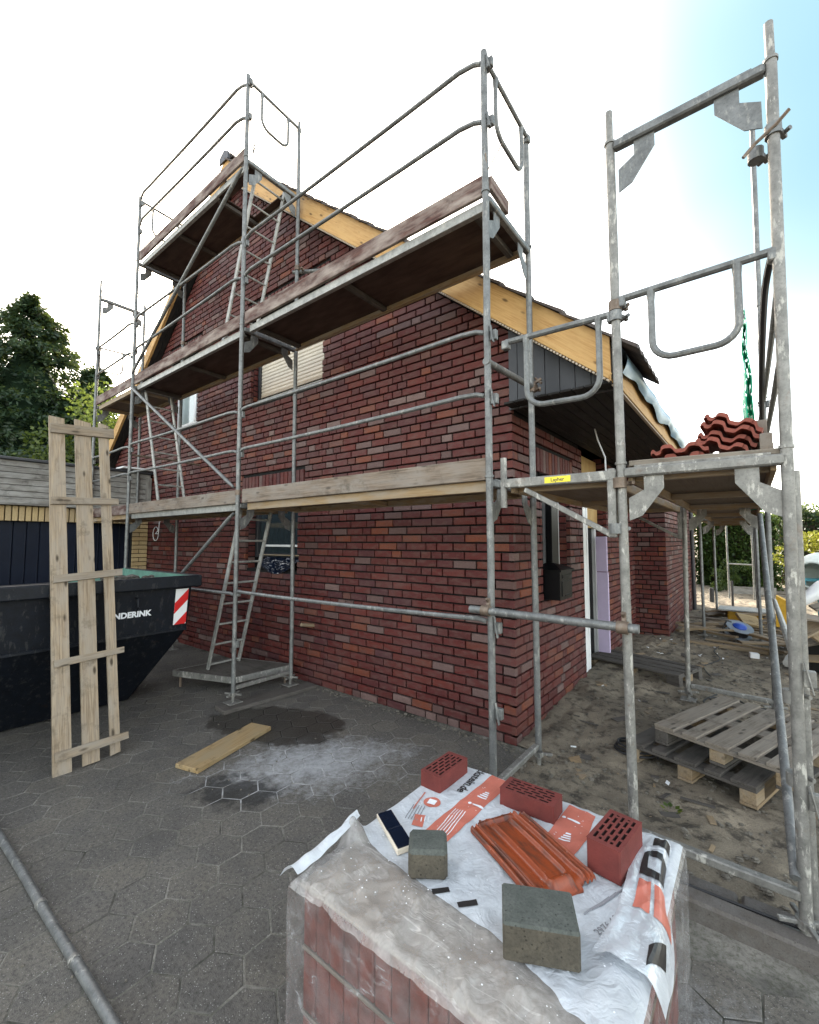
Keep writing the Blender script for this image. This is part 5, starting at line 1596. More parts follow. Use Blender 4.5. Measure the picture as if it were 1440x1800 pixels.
# flap of printed film hanging over the right edge
FL = MB()
def flap(u, v):
    y = -1.29 + .63 * u; x = 1.0 + .012 * sin(u * 6) + (.145 - .05 * u) * v - .03 * (1 - u) * (1 - v)
    z = max(film_h(min(x, PX1 - .03), y), ZT) + .028 + .012 * sin(u * 7 + 1) * v - max(0, v - .72) ** 2 * 1.1 + .006 * noise.noise((u * 8, v * 6, 2))
    return Vector((x, y, z))
FL.grid(flap, 50, 24)
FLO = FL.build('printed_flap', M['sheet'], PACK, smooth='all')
def fdecal(poly, mat):
    mb = MB()
    us = [p[0] for p in poly]; vs = [p[1] for p in poly]; nu = max(2, int((max(us) - min(us)) * 45)); nv = max(2, int((max(vs) - min(vs)) * 22))
    area = sum(poly[i][0] * poly[(i + 1) % len(poly)][1] - poly[(i + 1) % len(poly)][0] * poly[i][1] for i in range(len(poly)))
    P = poly if area > 0 else poly[::-1]
    for i in range(nu):
        for j in range(nv):
            a0 = min(us) + i * (max(us) - min(us)) / nu; a1 = min(us) + (i + 1) * (max(us) - min(us)) / nu
            b0 = min(vs) + j * (max(vs) - min(vs)) / nv; b1 = min(vs) + (j + 1) * (max(vs) - min(vs)) / nv
            c = [(a0, b0), (a1, b0), (a1, b1), (a0, b1)]
            for k in range(len(P)):
                a, b = P[k], P[(k + 1) % len(P)]
                c = clip_poly(c, b[1] - a[1], -(b[0] - a[0]), (b[1] - a[1]) * a[0] - (b[0] - a[0]) * a[1])
                if len(c) < 3: break
            if len(c) >= 3: mb.add([flap(*p) + Vector((.0006, 0, .0022)) for p in c], [tuple(range(len(c)))])
    mb.build('print', M[mat], FLO)
fdecal([(.90, .40), (.985, .34), (.985, .86), (.91, .90)], 'print_black')
outer = [(.64, .30), (.80, .30), (.85, .45), (.85, .75), (.80, .92), (.64, .92)]
fdecal([(.64, .26), (.70, .26), (.70, .94), (.64, .94)], 'print_black')
fdecal([(.70, .26), (.80, .28), (.84, .40), (.70, .44)], 'print_black')
fdecal([(.80, .36), (.855, .44), (.855, .76), (.80, .86)], 'print_black')
fdecal([(.70, .78), (.84, .78), (.80, .94), (.70, .94)], 'print_black')
fdecal([(.37, .24), (.60, .28), (.60, .56), (.37, .56)], 'print_red'); fdecal([(.37, .64), (.60, .64), (.60, .95), (.37, .95)], 'print_red')
fdecal([(.06, .40), (.17, .66), (.33, .58), (.33, .86), (.15, .92), (.0, .66)], 'print_black')

cr = MB()
for _ in range(420):
    x = random.uniform(PX0 + .02, PX1 - .04); y = random.uniform(PY0 + .05, PY1 - .02)
    pebble(cr, x, y, film_h(x, y) + .004, random.choice((.0012, .0016, .002, .003)))
struct(cr.build('mortar_crumbs', M['print_white']), 'stuff')
# ------------------------------------------------------------------ things lying on the pack
def perforated(root, L, Wd, H):
    """brick with staggered slots through its upper face"""
    ex = [0, .022]; rows = 5
    nxs = int((L - .044) / .0062)
    dx = (L - .044) / nxs
    ex = [0] + [.022 + i * dx for i in range(nxs + 1)] + [L]
    ey = [0, .014]
    ry = (Wd - .028) / (rows * 2 - 1)
    for r in range(rows * 2 - 1): ey.append(ey[-1] + ry)
    ey.append(Wd)
    def hole(i, j):
        if i < 1 or i >= len(ex) - 2 or j < 1 or j >= len(ey) - 2: return False
        r = j - 1
        if r % 2: return False
        k = (i - 1 + (4 if (r // 2) % 2 else 0)) % 8
        return k < 6
    m = MB(); h = MB(); dp = -.055
    nx_, ny_ = len(ex) - 1, len(ey) - 1
    for i in range(nx_):
        for j in range(ny_):
            x0, x1, y0, y1 = ex[i] - L / 2, ex[i + 1] - L / 2, ey[j] - Wd / 2, ey[j + 1] - Wd / 2
            if not hole(i, j): m.quad((x0, y0, H), (x1, y0, H), (x1, y1, H), (x0, y1, H))
            else:
                z = H + dp
                h.quad((x0, y0, z), (x1, y0, z), (x1, y1, z), (x0, y1, z))
                if not hole(i - 1, j): h.quad((x0, y0, H), (x0, y1, H), (x0, y1, z), (x0, y0, z))
                if not hole(i + 1, j): h.quad((x1, y1, H), (x1, y0, H), (x1, y0, z), (x1, y1, z))
                if not hole(i, j - 1): h.quad((x1, y0, H), (x0, y0, H), (x0, y0, z), (x1, y0, z))
                if not hole(i, j + 1): h.quad((x0, y1, H), (x1, y1, H), (x1, y1, z), (x0, y1, z))
    a, b, c = L / 2, Wd / 2, .004
    pr = [(-a, -b + c), (-a + c, -b), (a - c, -b), (a, -b + c), (a, b - c), (a - c, b), (-a + c, b), (-a, b - c)]
    n = 8
    V = [(x, y, 0) for x, y in pr] + [(x * .997, y * .995, H) for x, y in pr]
    m.add(V, [(i, (i + 1) % n, n + (i + 1) % n, n + i) for i in range(n)] + [tuple(range(n))[::-1]])
    m.build('clay_body', M['brick_new'], root); h.build('perforation', M['hole'], root)
b1 = thing('perforated_brick', 'perforated red brick on the far left corner of the wrapped pack', 'brick', group='perforated bricks on the wrapped pack')
perforated(b1, .24, .113, .071); b1.location = (.142, -.767, ZT + .004); b1.rotation_euler = (0, 0, radians(88.5))
b2 = copy_tree(b1); b2['label'] = 'perforated red brick at the far edge of the pack behind the roof tile'
b2.location = (.563, -.732, ZT + .004); b2.rotation_euler = (0, 0, radians(1))
b3 = thing('perforated_brick', 'thicker perforated red brick at the right edge of the pack', 'brick', group='perforated bricks on the wrapped pack')
perforated(b3, .225, .115, .108); b3.location = (.930, -.845, ZT + .006); b3.rotation_euler = (0, 0, radians(83))

# interlocking roof tile
TL = thing('roof_tile', 'glossy orange clay roof tile lying face up on the wrapped pack', 'roof tile', (0, 0, 0))
def bump_(v, c, w, e=4): return exp(-abs((v - c) / w) ** e)
def tile_z(u, v):
    """u along the length 0..1 from the head, v across 0..1: flat pans between rounded ribs"""
    k = min(1, max(0, (u - .10) / .04)) * min(1, max(0, (.90 - u) / .05))
    z = .009 * bump_(v, .03, .022) + .012 * bump_(v, .105, .022) + .006 * bump_(v, .20, .06, 6)
    z += (.019 * bump_(v, .355, .026, 2.2) + .019 * bump_(v, .650, .026, 2.2)) * (.15 + .85 * k)
    z += .007 * bump_(v, .503, .12, 8) * k
    z += .015 * bump_(v, .825, .024, 2.4) + .012 * bump_(v, .905, .018, 3) + .010 * bump_(v, .972, .020, 3)
    z += .013 * bump_(u, .06, .022, 4) * (.25 + .75 * bump_(v, .5, .27, 8))
    z += .020 * bump_(u, .915, .035, 3) * (.15 + .85 * bump_(v, .503, .17, 8))
    return z - max(0, u - .95) * .25 + .004 * sin(pi * u)
def tile_mesh(nu=84, nv=120, L=.43, Wd=.262, th=.012, zs=1.0, fn=None):
    fn = fn or tile_z
    m = MB()
    def inside(u, v):
        if u < .075 and (v < .17 or v > .84): return False
        if u < .03 and not .22 < v < .80: return False
        if u > .94 and v > .80 and u > .97: return False
        if u > .93 and v < .14: return False
        if u > .96 and (v < .27 or .74 < v < .80): return False
        return True
    idx = {}
    off = random.uniform(0, 30)
    V = []; WC = []; F = []
    for s in (0, 1):
        for i in range(nu + 1):
            for j in range(nv + 1):
                u, v = i / nu, j / nv
                idx[(s, i, j)] = len(V)
                V.append((u * L - L / 2, v * Wd - Wd / 2, fn(u, v) * zs + (th if s == 0 else 0))); WC.append((u * L + off, v * Wd, s))
    ok = lambda i, j: 0 <= i < nu and 0 <= j < nv and inside((i + .5) / nu, (j + .5) / nv)
    for i in range(nu):
        for j in range(nv):
            if not ok(i, j): continue
            for s in (0, 1):
                q = (idx[(s, i, j)], idx[(s, i + 1, j)], idx[(s, i + 1, j + 1)], idx[(s, i, j + 1)])
                F.append(q if s == 0 else q[::-1])
            for (di, dj, a, b) in ((-1, 0, (i, j + 1), (i, j)), (1, 0, (i + 1, j), (i + 1, j + 1)), (0, -1, (i, j), (i + 1, j)), (0, 1, (i + 1, j + 1), (i, j + 1))):
                if not ok(i + di, j + dj): F.append((idx[(0, *a)], idx[(1, *a)], idx[(1, *b)], idx[(0, *b)]))
    m.add(V, F, WC)
    return m
tile_mesh().build('clay_tile', M['clay'], TL, smooth=True)
TL.location = (.663, -1.010, ZT + .008); TL.rotation_euler = (radians(0), radians(-1.5), atan2(-.235, .41))
# two concrete paving blocks
def block(name, label, c, d, rot, ch=.008):
    t = thing(name, label, 'concrete block', group='grey concrete blocks on the wrapped pack')
    m = MB(); m.box((0, 0, d[2] / 2), d, None, ch, .5)
    me = m
    o = me.build('block_body', [M['concrete'], M['concrete_side']], t)
    for p in o.data.polygons: p.material_index = 0 if p.normal.z > .3 else 1
    t.location = c; t.rotation_euler = (0, 0, rot)
block('concrete_block', 'smaller grey concrete block on the pack beside the dark glazed strip', (.415, -1.290, ZT + .004), (.135, .125, .098), radians(35), .012)
block('concrete_block', 'large grey concrete block at the front of the pack below the roof tile', (.835, -1.330, ZT + .004), (.205, .150, .102), radians(27), .006)
GLZ = thing('glazed_strip', 'narrow blue-black glazed strip with white edges on the pack', 'tile sample')
m = MB(); m.box((0, 0, .010), (.235, .066, .020), None, .002); m.build('strip_body', M['cream'], GLZ)
m = MB(); m.box((-.055, 0, .0215), (.112, .060, .004), None, .001); m.box((.057, .002, .0215), (.112, .060, .004), None, .001); m.build('glazed_face', M['glaze'], GLZ)
GLZ.location = (.205, -1.225, ZT + .006); GLZ.rotation_euler = (radians(3), 0, radians(-29))

# ================================================================== TILES ON THE DECK
def deck_prof(u, v): return .030 * bump_(v, .24, .13, 5) + .030 * bump_(v, .70, .12, 5) + .012 * bump_(v, .96, .03, 4) + .006 * bump_(u, .95, .04, 4)
tm = tile_mesh(20, 52, .40, .265, .020, 1.0, deck_prof)
tmesh = tm.mesh('clay_tile', M['clay_red'], True)
def deck_tile(loc, rot, label):
    t = thing('roof_tile', label, 'roof tile', loc, 'red roof tiles stacked on the scaffold deck')
    o = bpy.data.objects.new('clay_tile', tmesh); COL.objects.link(o); o.parent = t
    t.rotation_euler = rot
    return t
DZ = 2.085
deck_tile((1.085, .33, DZ + .012), (0, 0, radians(90)), 'lower of the two red roof tiles lying flat on the left of the deck')
deck_tile((1.070, .30, DZ + .060), (0, radians(0), radians(91)), 'upper of the two red roof tiles lying flat on the left of the deck')
for k in range(4):
    deck_tile((1.300 + .012 * k, .36 + .01 * k, DZ + .035 + .046 * k), (radians(0), radians(0), 0), 'red roof tile in the tilted stack beside the outer post, layer %s from the bottom' % ('one', 'two', 'three', 'four')[k]).rotation_euler = Matrix.Rotation(radians(14), 3, 'Y').to_euler() if False else (0, radians(-2), radians(88))
    SC_T = bpy.data.objects[-1] if False else None
for o in [o for o in bpy.data.objects if o.get('label', '').startswith('red roof tile in the tilted')]:
    o.rotation_euler = (Matrix.Rotation(radians(88), 4, 'Z')).to_euler()
    k = ('one', 'two', 'three', 'four').index(o['label'].split('layer ')[1].split(' ')[0])
    R = Matrix.Rotation(radians(21 + (2, -2, 1, 3)[k]), 4, 'Y') @ Matrix.Rotation(radians(88), 4, 'Z')
    o.rotation_euler = R.to_euler()
    o.location = (1.268 + .014 * k, .36 + (.0, .03, -.01, .02)[k], DZ + .062 + .042 * k)
m = MB(); m.bar((1.16, .20, DZ + .006), (1.19, .62, DZ + .006), .05, .03); tag(m.build('batten', M['pallet_dark']), 'short dark batten under the leaning red tiles on the deck', 'batten')

# ================================================================== AT THE FRONT DOOR
MBX = thing('mailbox', 'black cast metal mailbox with peaked roof standing on the brick window sill', 'mailbox', (WX + .02, 1.86, 1.075))
mx0, mx1, my0, my1 = WX - .13, WX + .145, 1.76, 2.13
m = MB(); m.prism([(mx0, my0, 1.078), (mx1, my0, 1.078), (mx1, my0 - .0, 1.36), (mx0, my0, 1.36)], (0, my1 - my0, 0)); m.build('mailbox_body', M['black'], MBX)
m = MB()
rf = [(mx0 - .015, my0 - .02, 1.36), (mx1 + .02, my0 - .02, 1.36), (mx1 + .02, my1 + .02, 1.36), (mx0 - .015, my1 + .02, 1.36)]
tp = [(-.36, 1.93, 1.44), (-.27, 1.93, 1.44), (-.27, 1.97, 1.44), (-.36, 1.97, 1.44)]
rf2 = [(p[0], p[1], p[2] + .018) for p in rf]
m.add(rf + rf2 + tp, [(3, 2, 1, 0)] + [(i, (i + 1) % 4, 4 + (i + 1) % 4, 4 + i) for i in range(4)] + [(4 + i, 4 + (i + 1) % 4, 8 + (i + 1) % 4, 8 + i) for i in range(4)] + [(8, 9, 10, 11)])
m.build('mailbox_roof', M['black'], MBX)
m = MB(); m.box((mx1 + .003, 1.95, 1.31), (.008, .26, .035)); m.box((mx1 + .004, 1.95, 1.19), (.008, .28, .15)); m.box((mx1 + .008, 1.95, 1.12), (.008, .12, .018)); m.build('mailbox_flap', M['black'], MBX)
m = MB(); m.box((WX - .055, 2.12, 1.72), (.07, .20, 1.28)); tag(m.build('dark_panel', M['black']), 'tall black panel leaning in the window opening behind the mailbox', 'panel')
LB = thing('insulation_board', 'tall lilac foam insulation strip standing in the front door opening', 'insulation board', (WX - .04, 3.95, .05))
m = MB(); m.box((WX - .04, 4.07, .64), (.15, .05, 1.16), None, .002); m.build('board', M['lilac'], LB)
m = MB(); m.box((WX - .045, 4.072, 1.48), (.145, .05, .50), None, .002); m.build('board', M['lilac'], LB)
m = MB(); m.prism([(.14, 1.02, -.055), (.30, .80, -.06), (.335, .83, -.06), (.20, 1.10, -.05)][::-1], (0, 0, -.02)); tag(m.build('broken_board', M['offcut']), 'brown broken board lying on the sand right of the house corner', 'board')
# cables
def cable(pts, label, r=.008, mat='rubber', name='cable', jit=.0):
    P = []
    for i in range(len(pts) - 1):
        for k in range(6):
            t = k / 6
            a, b = Vector(pts[max(i - 1, 0)]), Vector(pts[i]); c, d = Vector(pts[i + 1]), Vector(pts[min(i + 2, len(pts) - 1)])
            P.append(.5 * ((2 * b) + (c - a) * t + (2 * a - 5 * b + 4 * c - d) * t * t + (3 * b - a - 3 * c + d) * t ** 3))
    P.append(Vector(pts[-1]))
    m = MB(); m.tube(P, r, 6)
    return tag(m.build(name, M[mat], None, smooth=True), label, 'cable')
cable([(.90, -.012, GZ + .094), (1.1, -.005, GZ + .09), (1.3, .005, GZ + .088), (1.5, .015, GZ + .088), (1.75, .02, GZ + .085)], 'black cable lying along the top of the kerb stones', .007)
cable([(.55 + .16 * cos(a) * (1 - a * .012), 1.42 + .13 * sin(a) * (1 - a * .01), -.045 + .004 * a) for a in [k * .7 for k in range(30)]], 'black cable coil under the corner of the pallets', .009)
cable([(1.0, 3.3, 0), (.9, 3.0, -.01), (1.05, 2.8, 0), (1.25, 2.95, 0), (1.2, 3.2, 0), (.95, 3.1, .01), (1.1, 2.9, .015), (1.45, 3.05, .01), (1.6, 2.7, 0)], 'tangled black cable on the soil behind the pallets', .009)
cable([(.95, 6.2, .01), (.85, 5.6, .0), (.95, 5.0, .01), (.8, 4.5, .0), (.9, 4.0, .01)], 'thin black cable running over the soil from the reel', .007)

cable([(1.495, .06, 3.05), (1.47, .35, 2.98), (1.455, .9, 2.70), (1.46, 1.6, 2.50), (1.475, 2.4, 2.35), (1.48, 2.95, 2.12)], 'thick black hose hanging along the outer posts above the deck', .016)
# ================================================================== TIMBER, REEL, SAW, MIXER
pile = 'offcuts of timber behind the scaffold'
spec = [(.55, 7.3, .9, 5), (.62, 7.6, .8, -8), (.5, 7.0, .7, 12), (.75, 7.9, .9, 2), (.95, 6.0, 1.1, 3), (1.2, 6.15, 1.0, -12), (1.35, 6.9, .8, 35), (1.3, 7.4, .9, -30),
        (1.55, 7.2, .9, 20), (1.6, 6.6, .8, -15), (1.75, 7.6, 1.0, -40), (1.5, 8.1, 1.1, 10), (1.25, 8.5, 1.2, -22), (1.0, 8.2, .9, 28), (.85, 6.6, .6, -35), (1.7, 8.6, 1.1, 30),
        (1.9, 6.3, .9, 15), (2.05, 7.0, 1.0, -25), (1.15, 6.9, .5, 60), (1.45, 5.9, .6, 25), (.7, 8.4, .7, 40), (1.05, 9.2, 1.0, -12), (1.4, 9.3, 1.1, 14), (.6, 6.4, .6, -20)]
rs = random.Random(5)
spec += [(rs.uniform(.5, 2.1), rs.uniform(6.0, 9.4), rs.uniform(.5, 1.2), rs.uniform(-60, 60)) for _ in range(26)]
for k, (x, y, L, a) in enumerate(spec):
    if hypot(x - 1.12, y - 6.6) < (.50 if k > 23 else .2): continue
    z = sand_h(x, y) + .03 + .05 * (k % 4) + (.06 if k > 23 else 0)
    d = Vector((cos(radians(a)), sin(radians(a)) * .8, random.uniform(-.06, .1))).normalized() * L / 2
    m = MB(); m.bar(Vector((x, y, z)) - d, Vector((x, y, z)) + d, random.uniform(.07, .16), random.uniform(.02, .045), (0, 0, 1), .003)
    tag(m.build('timber_offcut', M['offcut'] if k % 3 else M['pallet']), '%s timber offcut in the heap, %s' % ('brown' if k % 3 else 'grey', 'left of the cable reel' if x < .95 else 'beside the cable reel' if x < 1.3 else 'between the reel and the leaning tubes' if x < 1.6 else 'under the outer scaffold posts'), 'timber', pile)
m = MB(); m.box((0, 0, 0), (.34, .30, .05), None, .004)
o = tag(m.build('square_board', M['plank']), 'pale square board tilted on the timber heap right of the cable reel', 'board'); o.location = (1.28, 7.35, .25); o.rotation_euler = (radians(28), radians(12), radians(30))
m = MB(); m.box((0, 0, 0), (.11, .07, .07), None, .004)
o = tag(m.build('white_box', M['white']), 'small white box lying on the soil before the timber heap', 'box'); o.location = (1.33, 5.55, sand_h(1.33, 5.55) + .035); o.rotation_euler = (.1, .05, .3)
REEL = thing('cable_reel', 'grey cable reel with blue hub on the timber heap', 'cable reel', (1.12, 6.70, .12))
rx_ = (.25, -.35, .95)
for h in (0, .13):
    m = MB(); m.lathe((1.12, 6.70, .10), rx_, [(.03, h), (.19, h), (.195, h + .008), (.19, h + .016), (.03, h + .016)], 26); m.build('flange', M['reel'], REEL, smooth=True)
m = MB(); m.lathe((1.12, 6.70, .10), rx_, [(.14, .016), (.145, .07), (.14, .13)], 20); m.build('wound_cable', M['rubber'], REEL, smooth=True)
m = MB(); m.lathe((1.12, 6.70, .10), rx_, [(.10, .146), (.10, .16), (.07, .185), (0, .19)], 18); m.build('hub', M['blue'], REEL, smooth=True)
m = MB(); m.tube([(.94, 6.63, .06), (.92, 6.57, .19), (.98, 6.59, .32), (1.04, 6.65, .30)], .012, 7); m.build('handle', M['rubber'], REEL)
SAW = thing('table_saw', 'yellow table saw with flat metal top among the timber', 'saw', (1.2, 9.0, 0))
m = MB(); m.box((1.20, 9.0, .09), (.58, .5, .26), None, .02); m.build('saw_body', M['yellow'], SAW)
m = MB(); m.box((1.16, 8.98, .235), (.82, .66, .03), None, .006); m.build('saw_table', M['alu'], SAW)
YB_ = thing('metal_panel', 'upright yellow metal panel standing beside the outer scaffold post', 'panel', (1.74, 8.0, 0))
m = MB(); m.prism([(1.66, 7.95, .10), (1.84, 7.95, .02), (1.86, 7.95, .55), (1.68, 7.95, .66)], (.02, .22, 0)); m.build('panel', M['yellow'], YB_)
MX = thing('cement_mixer', 'turquoise cement mixer with pale drum tilted towards the scaffold', 'cement mixer', (2.15, 6.6, 0))
ax_ = Vector((-.35, -.80, .10))
c0 = Vector((2.24, 6.85, 1.10))
m = MB(); m.lathe(c0, ax_, [(.05, -.42), (.22, -.40), (.36, -.20), (.38, .02)], 26); m.build('drum_rear', M['mixer_blue'], MX, smooth=True)
m = MB(); m.lathe(c0, ax_, [(.385, .02), (.385, .06), (.30, .28), (.20, .40), (.205, .42), (.185, .42), (.18, .36), (.28, .2), (.30, -.1), (0, -.2)], 26); m.build('drum_front', M['mixer_white'], MX, smooth=True)
m = MB()
for a, b in (((1.92, 6.75, .0), (2.0, 6.85, 1.05)), ((2.5, 6.75, 0), (2.45, 6.85, 1.05)), ((2.0, 6.4, .03), (2.5, 6.4, .03)), ((2.2, 7.3, .0), (2.22, 7.2, 1.0)), ((2.0, 6.85, 1.05), (2.45, 6.85, 1.05))): m.bar(a, b, .05, .05)
m.build('mixer_frame', M['mixer_blue'], MX)
m = MB(); m.tube([(1.84, 6.8, 1.02), (1.84, 6.8, 1.38)], .02, 8); m.tube([(1.84, 6.8, 1.02), (1.84, 6.8, 1.38)], .012, 8)
pts = [(1.84, 6.8 + .0, 1.20)] ; m.bar((1.84, 6.8, 1.12), (2.0, 6.85, 1.05), .03, .03); m.build('tilt_lever', M['mixer_blue'], MX)
BAG = thing('sack', 'crumpled white sack lying on the boards at the right edge', 'sack', (2.0, 5.0, 1.0))
m = MB()
m.lathe((1.80, 4.95, .86), (.75, .25, .62), [(.0, -.02), (.05, 0), (.075, .08), (.085, .2), (.095, .34), (.08, .46), (.02, .52)], 16)
bag = m.build('sack_body', M['white'], BAG, smooth='all')
for v in bag.data.vertices: v.co += Vector((noise.noise(v.co * 9), noise.noise(v.co * 9 + Vector((5, 0, 0))), noise.noise(v.co * 8 + Vector((0, 7, 0))))) * .03
for k, (a, b, w) in enumerate((((1.74, 5.0, .42), (2.5, 5.3, .95), .22), ((1.72, 5.1, .30), (2.6, 5.4, .55), .14), ((1.76, 5.2, .62), (2.2, 5.0, .30), .18), ((1.80, 4.9, .72), (2.3, 5.2, .62), .16), ((1.7, 5.3, .12), (2.6, 5.2, .20), .2), ((1.95, 5.1, .80), (2.4, 5.3, .95), .14))):
    m = MB(); m.bar(a, b, w, .03, (0, -.4, 1), .004); tag(m.build('stacked_board', M['pallet'] if k % 2 else M['offcut']), ('broad brown board rising to the right at the edge of the picture', 'narrow grey board low in the pile at the right edge', 'brown board sloping down to the right in the edge pile', 'grey board just under the white sack at the right edge', 'brown board lowest on the ground at the right edge', 'short grey board on top behind the white sack')[k], 'board', 'boards piled at the right edge')
m = MB(); m.box((2.3, 5.6, .2), (1.0, .6, .5)); tag(m.build('mortar_tub', M['black']), 'black tub under the pile of boards at the right edge', 'tub')
for (x, y, h) in ((.45, 12.0, .38), (.92, 11.6, .62)):
    m = MB(); m.tube([(x, y, sand_h(min(x, 7), y) - .02), (x, y, h)], .03 if h > .5 else .06, 10); tag(m.build('bollard' if h > .5 else 'bucket', M['rubber']), 'thin dark post standing in the soil' if h > .5 else 'dark bucket standing on the soil near the wing wall', 'post' if h > .5 else 'bucket')
m = MB(); m.bar((.75, 14.6, .12), (1.9, 14.8, .12), .05, .22); tag(m.build('garden_edging', M['fascia_grey']), 'low grey timber edging in the sunlit garden before the hedge', 'edging')
# little weed
m = MB()
for k in range(9):
    a = k * 2.4; c = Vector((.895 + .03 * cos(a), .685 + .03 * sin(a), -.03))
    d = Vector((cos(a), sin(a), .5)).normalized() * .04; s = d.cross(Vector((0, 0, 1))).normalized() * .016
    m.quad(c, c + d * .5 + s, c + d, c + d * .5 - s, random.random())
tag(m.build('weed', M['broad']), 'small bright green weed growing in the sand behind the pack', 'weed')

# ================================================================== PLANTS
def rand_unit():
    while True:
        v = Vector((random.uniform(-1, 1), random.uniform(-1, 1), random.uniform(-1, 1)))
        if .05 < v.length < 1: return v.normalized()
def leaf(mb, p, d, L, w, tone):
    s = d.cross(rand_unit())
    if s.length < .1: s = d.orthogonal()
    s = s.normalized() * w
    mb.add([p, p + d * L * .5 + s, p + d * L, p + d * L * .5 - s], [(0, 1, 2, 3)], None, tone)
def conifer(base, h, r, n, label, mat='conifer', droop=.35):
    t = thing('conifer', label, 'tree', base, 'trees behind the garage')
    b = Vector(base)
    m = MB(); m.tube([b, b + Vector((0, 0, h * .5)), b + Vector((0, 0, h * .95))], [.22, .12, .03], 9); m.build('trunk', M['bark'], t, smooth=True)
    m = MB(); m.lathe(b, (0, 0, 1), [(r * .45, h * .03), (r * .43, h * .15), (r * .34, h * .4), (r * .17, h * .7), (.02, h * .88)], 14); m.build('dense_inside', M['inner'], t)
    m = MB(); nb = n // 130
    for k in range(nb):
        f = (k + random.random()) / nb
        z = h * (.04 + .95 * f); az = random.uniform(0, 2 * pi)
        R = r * (1 - f) ** .72 * random.uniform(.5, 1.18) + .12
        dr = Vector((cos(az), sin(az), 0))
        side = Vector((-sin(az), cos(az), 0))
        tn = random.random()
        for q in range(130):
            a = random.random() ** .6
            p = b + Vector((0, 0, z)) + dr * R * a + side * random.gauss(0, .16) * R * (1.05 - a * .6) + Vector((0, 0, -droop * R * a * a + .25 * R * a + random.gauss(0, .08)))
            d = (dr * random.uniform(.2, 1) + side * random.gauss(0, .6) + Vector((0, 0, random.uniform(-.9, .25)))).normalized()
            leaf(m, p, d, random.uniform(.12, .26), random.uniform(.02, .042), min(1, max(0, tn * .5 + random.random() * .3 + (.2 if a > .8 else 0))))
    m.build('crown', M[mat], t)
def leafy(base, h, r, n, label, mat='broad', name='tree', cat='tree', group='trees behind the garage', size=.13, z0=.35, lobes=14, trunk=True, sq=1.0):
    t = thing(name, label, cat, base, group)
    b = Vector(base)
    if trunk:
        m = MB(); m.tube([b, b + Vector((.05, 0, h * .4)), b + Vector((0, .1, h * .8))], [.14, .09, .03], 8)
        for k in range(5):
            a = k * 1.3; m.tube([b + Vector((0, 0, h * (.3 + .1 * k))), b + Vector((cos(a) * r * .6, sin(a) * r * .6, h * (.5 + .09 * k)))], [.05, .015], 6)
        m.build('trunk', M['bark'], t, smooth=True)
    m = MB()
    L = [(b + Vector((random.gauss(0, .42) * r, random.gauss(0, .42) * r, h * (z0 + (1 - z0) * random.random() * .9))), r * random.uniform(.28, .5), random.random()) for _ in range(lobes)]
    for k in range(n):
        c, R, tn = L[k % lobes]
        v = rand_unit(); p = c + Vector((v.x, v.y, v.z * sq)) * R * random.uniform(.55, 1.08)
        leaf(m, p, (v + rand_unit() * .9 + Vector((0, 0, -.3))).normalized(), size * random.uniform(.6, 1.3), size * .32, min(1, max(0, tn * .45 + random.random() * .45 + .1 * v.z)))
    m.build('crown', M[mat], t)
conifer((-18, .95, GZ), 10.2, 4.6, 46000, 'tallest dark conifer behind the garage at the left')
conifer((-17.5, -1.3, GZ), 8.8, 4.2, 34000, 'dark conifer cut by the left edge behind the garage')
conifer((-17, 2.6, GZ), 7.9, 3.4, 26000, 'lower conifer between the tall one and the scaffold')
leafy((-14.5, 2.1, GZ), 6.9, 1.5, 5200, 'sunlit yellow green broadleaf tree left of the gable scaffold')
leafy((-15.5, 3.4, GZ), 7.0, 1.8, 4200, 'green broadleaf tree half hidden by the left end of the scaffold', 'hedge')
leafy((-15, 0.2, GZ), 4.6, 1.7, 4200, 'dark shrub right behind the garage roof', 'conifer', 'shrub', 'shrub')
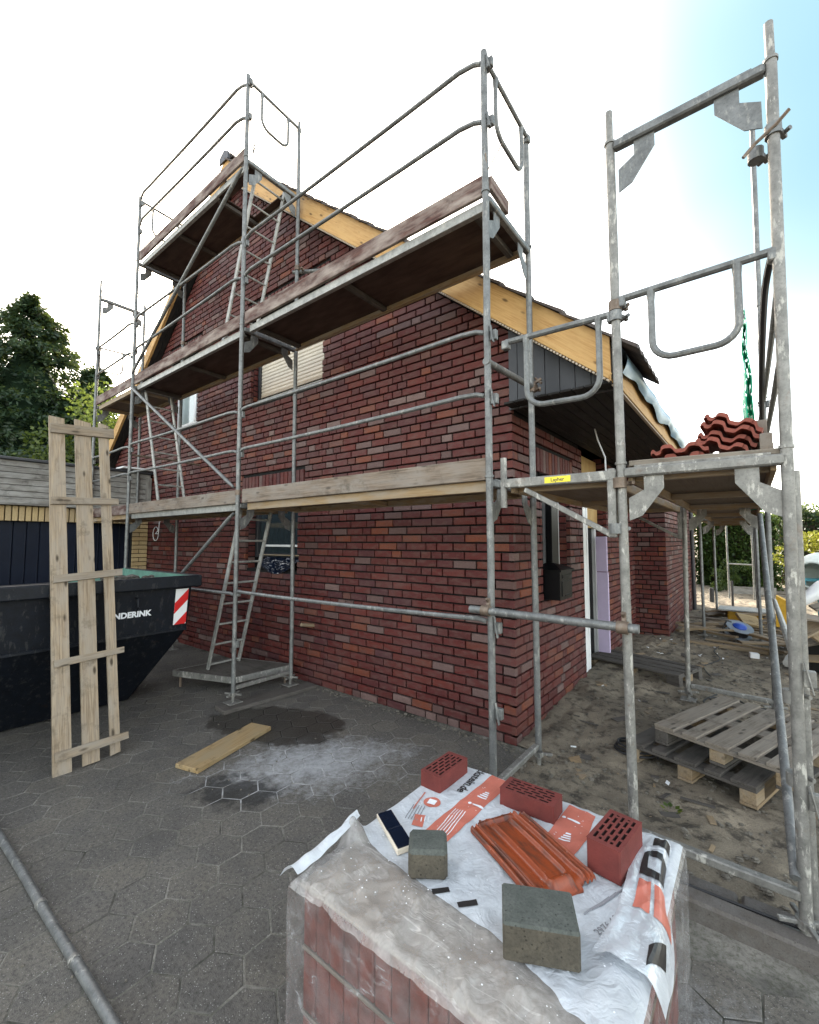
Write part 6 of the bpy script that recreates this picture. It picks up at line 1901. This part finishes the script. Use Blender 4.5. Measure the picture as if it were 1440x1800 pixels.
def hedge(x0, x1, y0, y1, h, n, label, mat, size=.12, bump=.25):
    m = MB()
    for k in range(n):
        f = random.random()
        x = random.uniform(x0, x1)
        hh = h * (1 + bump * .5 * noise.noise((x * 1.3, y0, 3)))
        if f < .7: p = Vector((x, y0 + .25 * noise.noise((x * 2, random.random() * 2, 1)) - abs(random.gauss(0, .08)), random.uniform(0, hh))); d = Vector((random.gauss(0, .5), -1, random.gauss(-.2, .6)))
        else: p = Vector((x, random.uniform(y0, y1), hh + random.gauss(0, .08))); d = Vector((random.gauss(0, .6), random.gauss(0, .6), .7))
        cl = noise.noise((p.x * 2.2, p.z * 2.2, p.y)) * .5 + .5
        leaf(m, p, d.normalized(), size * random.uniform(.6, 1.3), size * .36, min(1, max(0, cl * .6 + random.random() * .4)))
    c = MB(); c.box(((x0 + x1) / 2, (y0 + y1) / 2 + .2, h * .46), (x1 - x0 - .2, y1 - y0 - .3, h * .9))
    t = thing('hedge', label, 'hedge', ((x0 + x1) / 2, (y0 + y1) / 2, 0))
    m.build('foliage', M[mat], t); c.build('dense_inside', M['bark'], t)
hedge(-3.5, -.35, 16.6, 18, 2.25, 8000, 'brownish autumn coloured hedge beside the wing wall', 'beech')
hedge(-.35, 2.1, 16.9, 18.3, 2.55, 11000, 'dark green clipped hedge at the back of the garden', 'hedge')
hedge(2.1, 9, 19, 21, 2.65, 12000, 'high dark evergreen hedge behind the cement mixer', 'conifer', .16)
leafy((.72, 15.4, -.02), 1.35, .42, 2600, 'small cone shaped green shrub before the hedge', 'hedge', 'cone_shrub', 'shrub', None, .07, .1, 10, False)
leafy((2.75, 12.8, 0), 1.95, .6, 2600, 'golden yellow shrub in sun behind the cement mixer', 'golden', 'shrub', 'shrub', None, .10, .35, 14, False)
for k in range(16):
    x = -8 + k * 3.4 + random.uniform(-.8, .8); y = 44 + random.uniform(-5, 8)
    leafy((x, y, 0), random.uniform(3.6, 5.2), random.uniform(1.8, 2.8), 1500, 'pale distant tree beyond the hedges, %s' % ('hidden behind the house' if x < 4 else 'between the outer scaffold posts' if x < 9 else 'to the right of the outer posts'), 'far', group='distant trees beyond the hedges', size=.34, z0=.2, lobes=12)
for (x, y, h, l) in ((-24, -4.5, 8.2, 'dark distant tree seen at the left edge between the conifers'), (-25, 1.2, 7.6, 'dark distant tree behind the tallest conifer'), (-24, 5.2, 7.2, 'dark distant tree behind the broadleaf trees at the left')):
    leafy((x, y, GZ), h, 2.6, 3800, l, 'conifer', group='distant trees beyond the garage', size=.26, z0=.15, lobes=16)
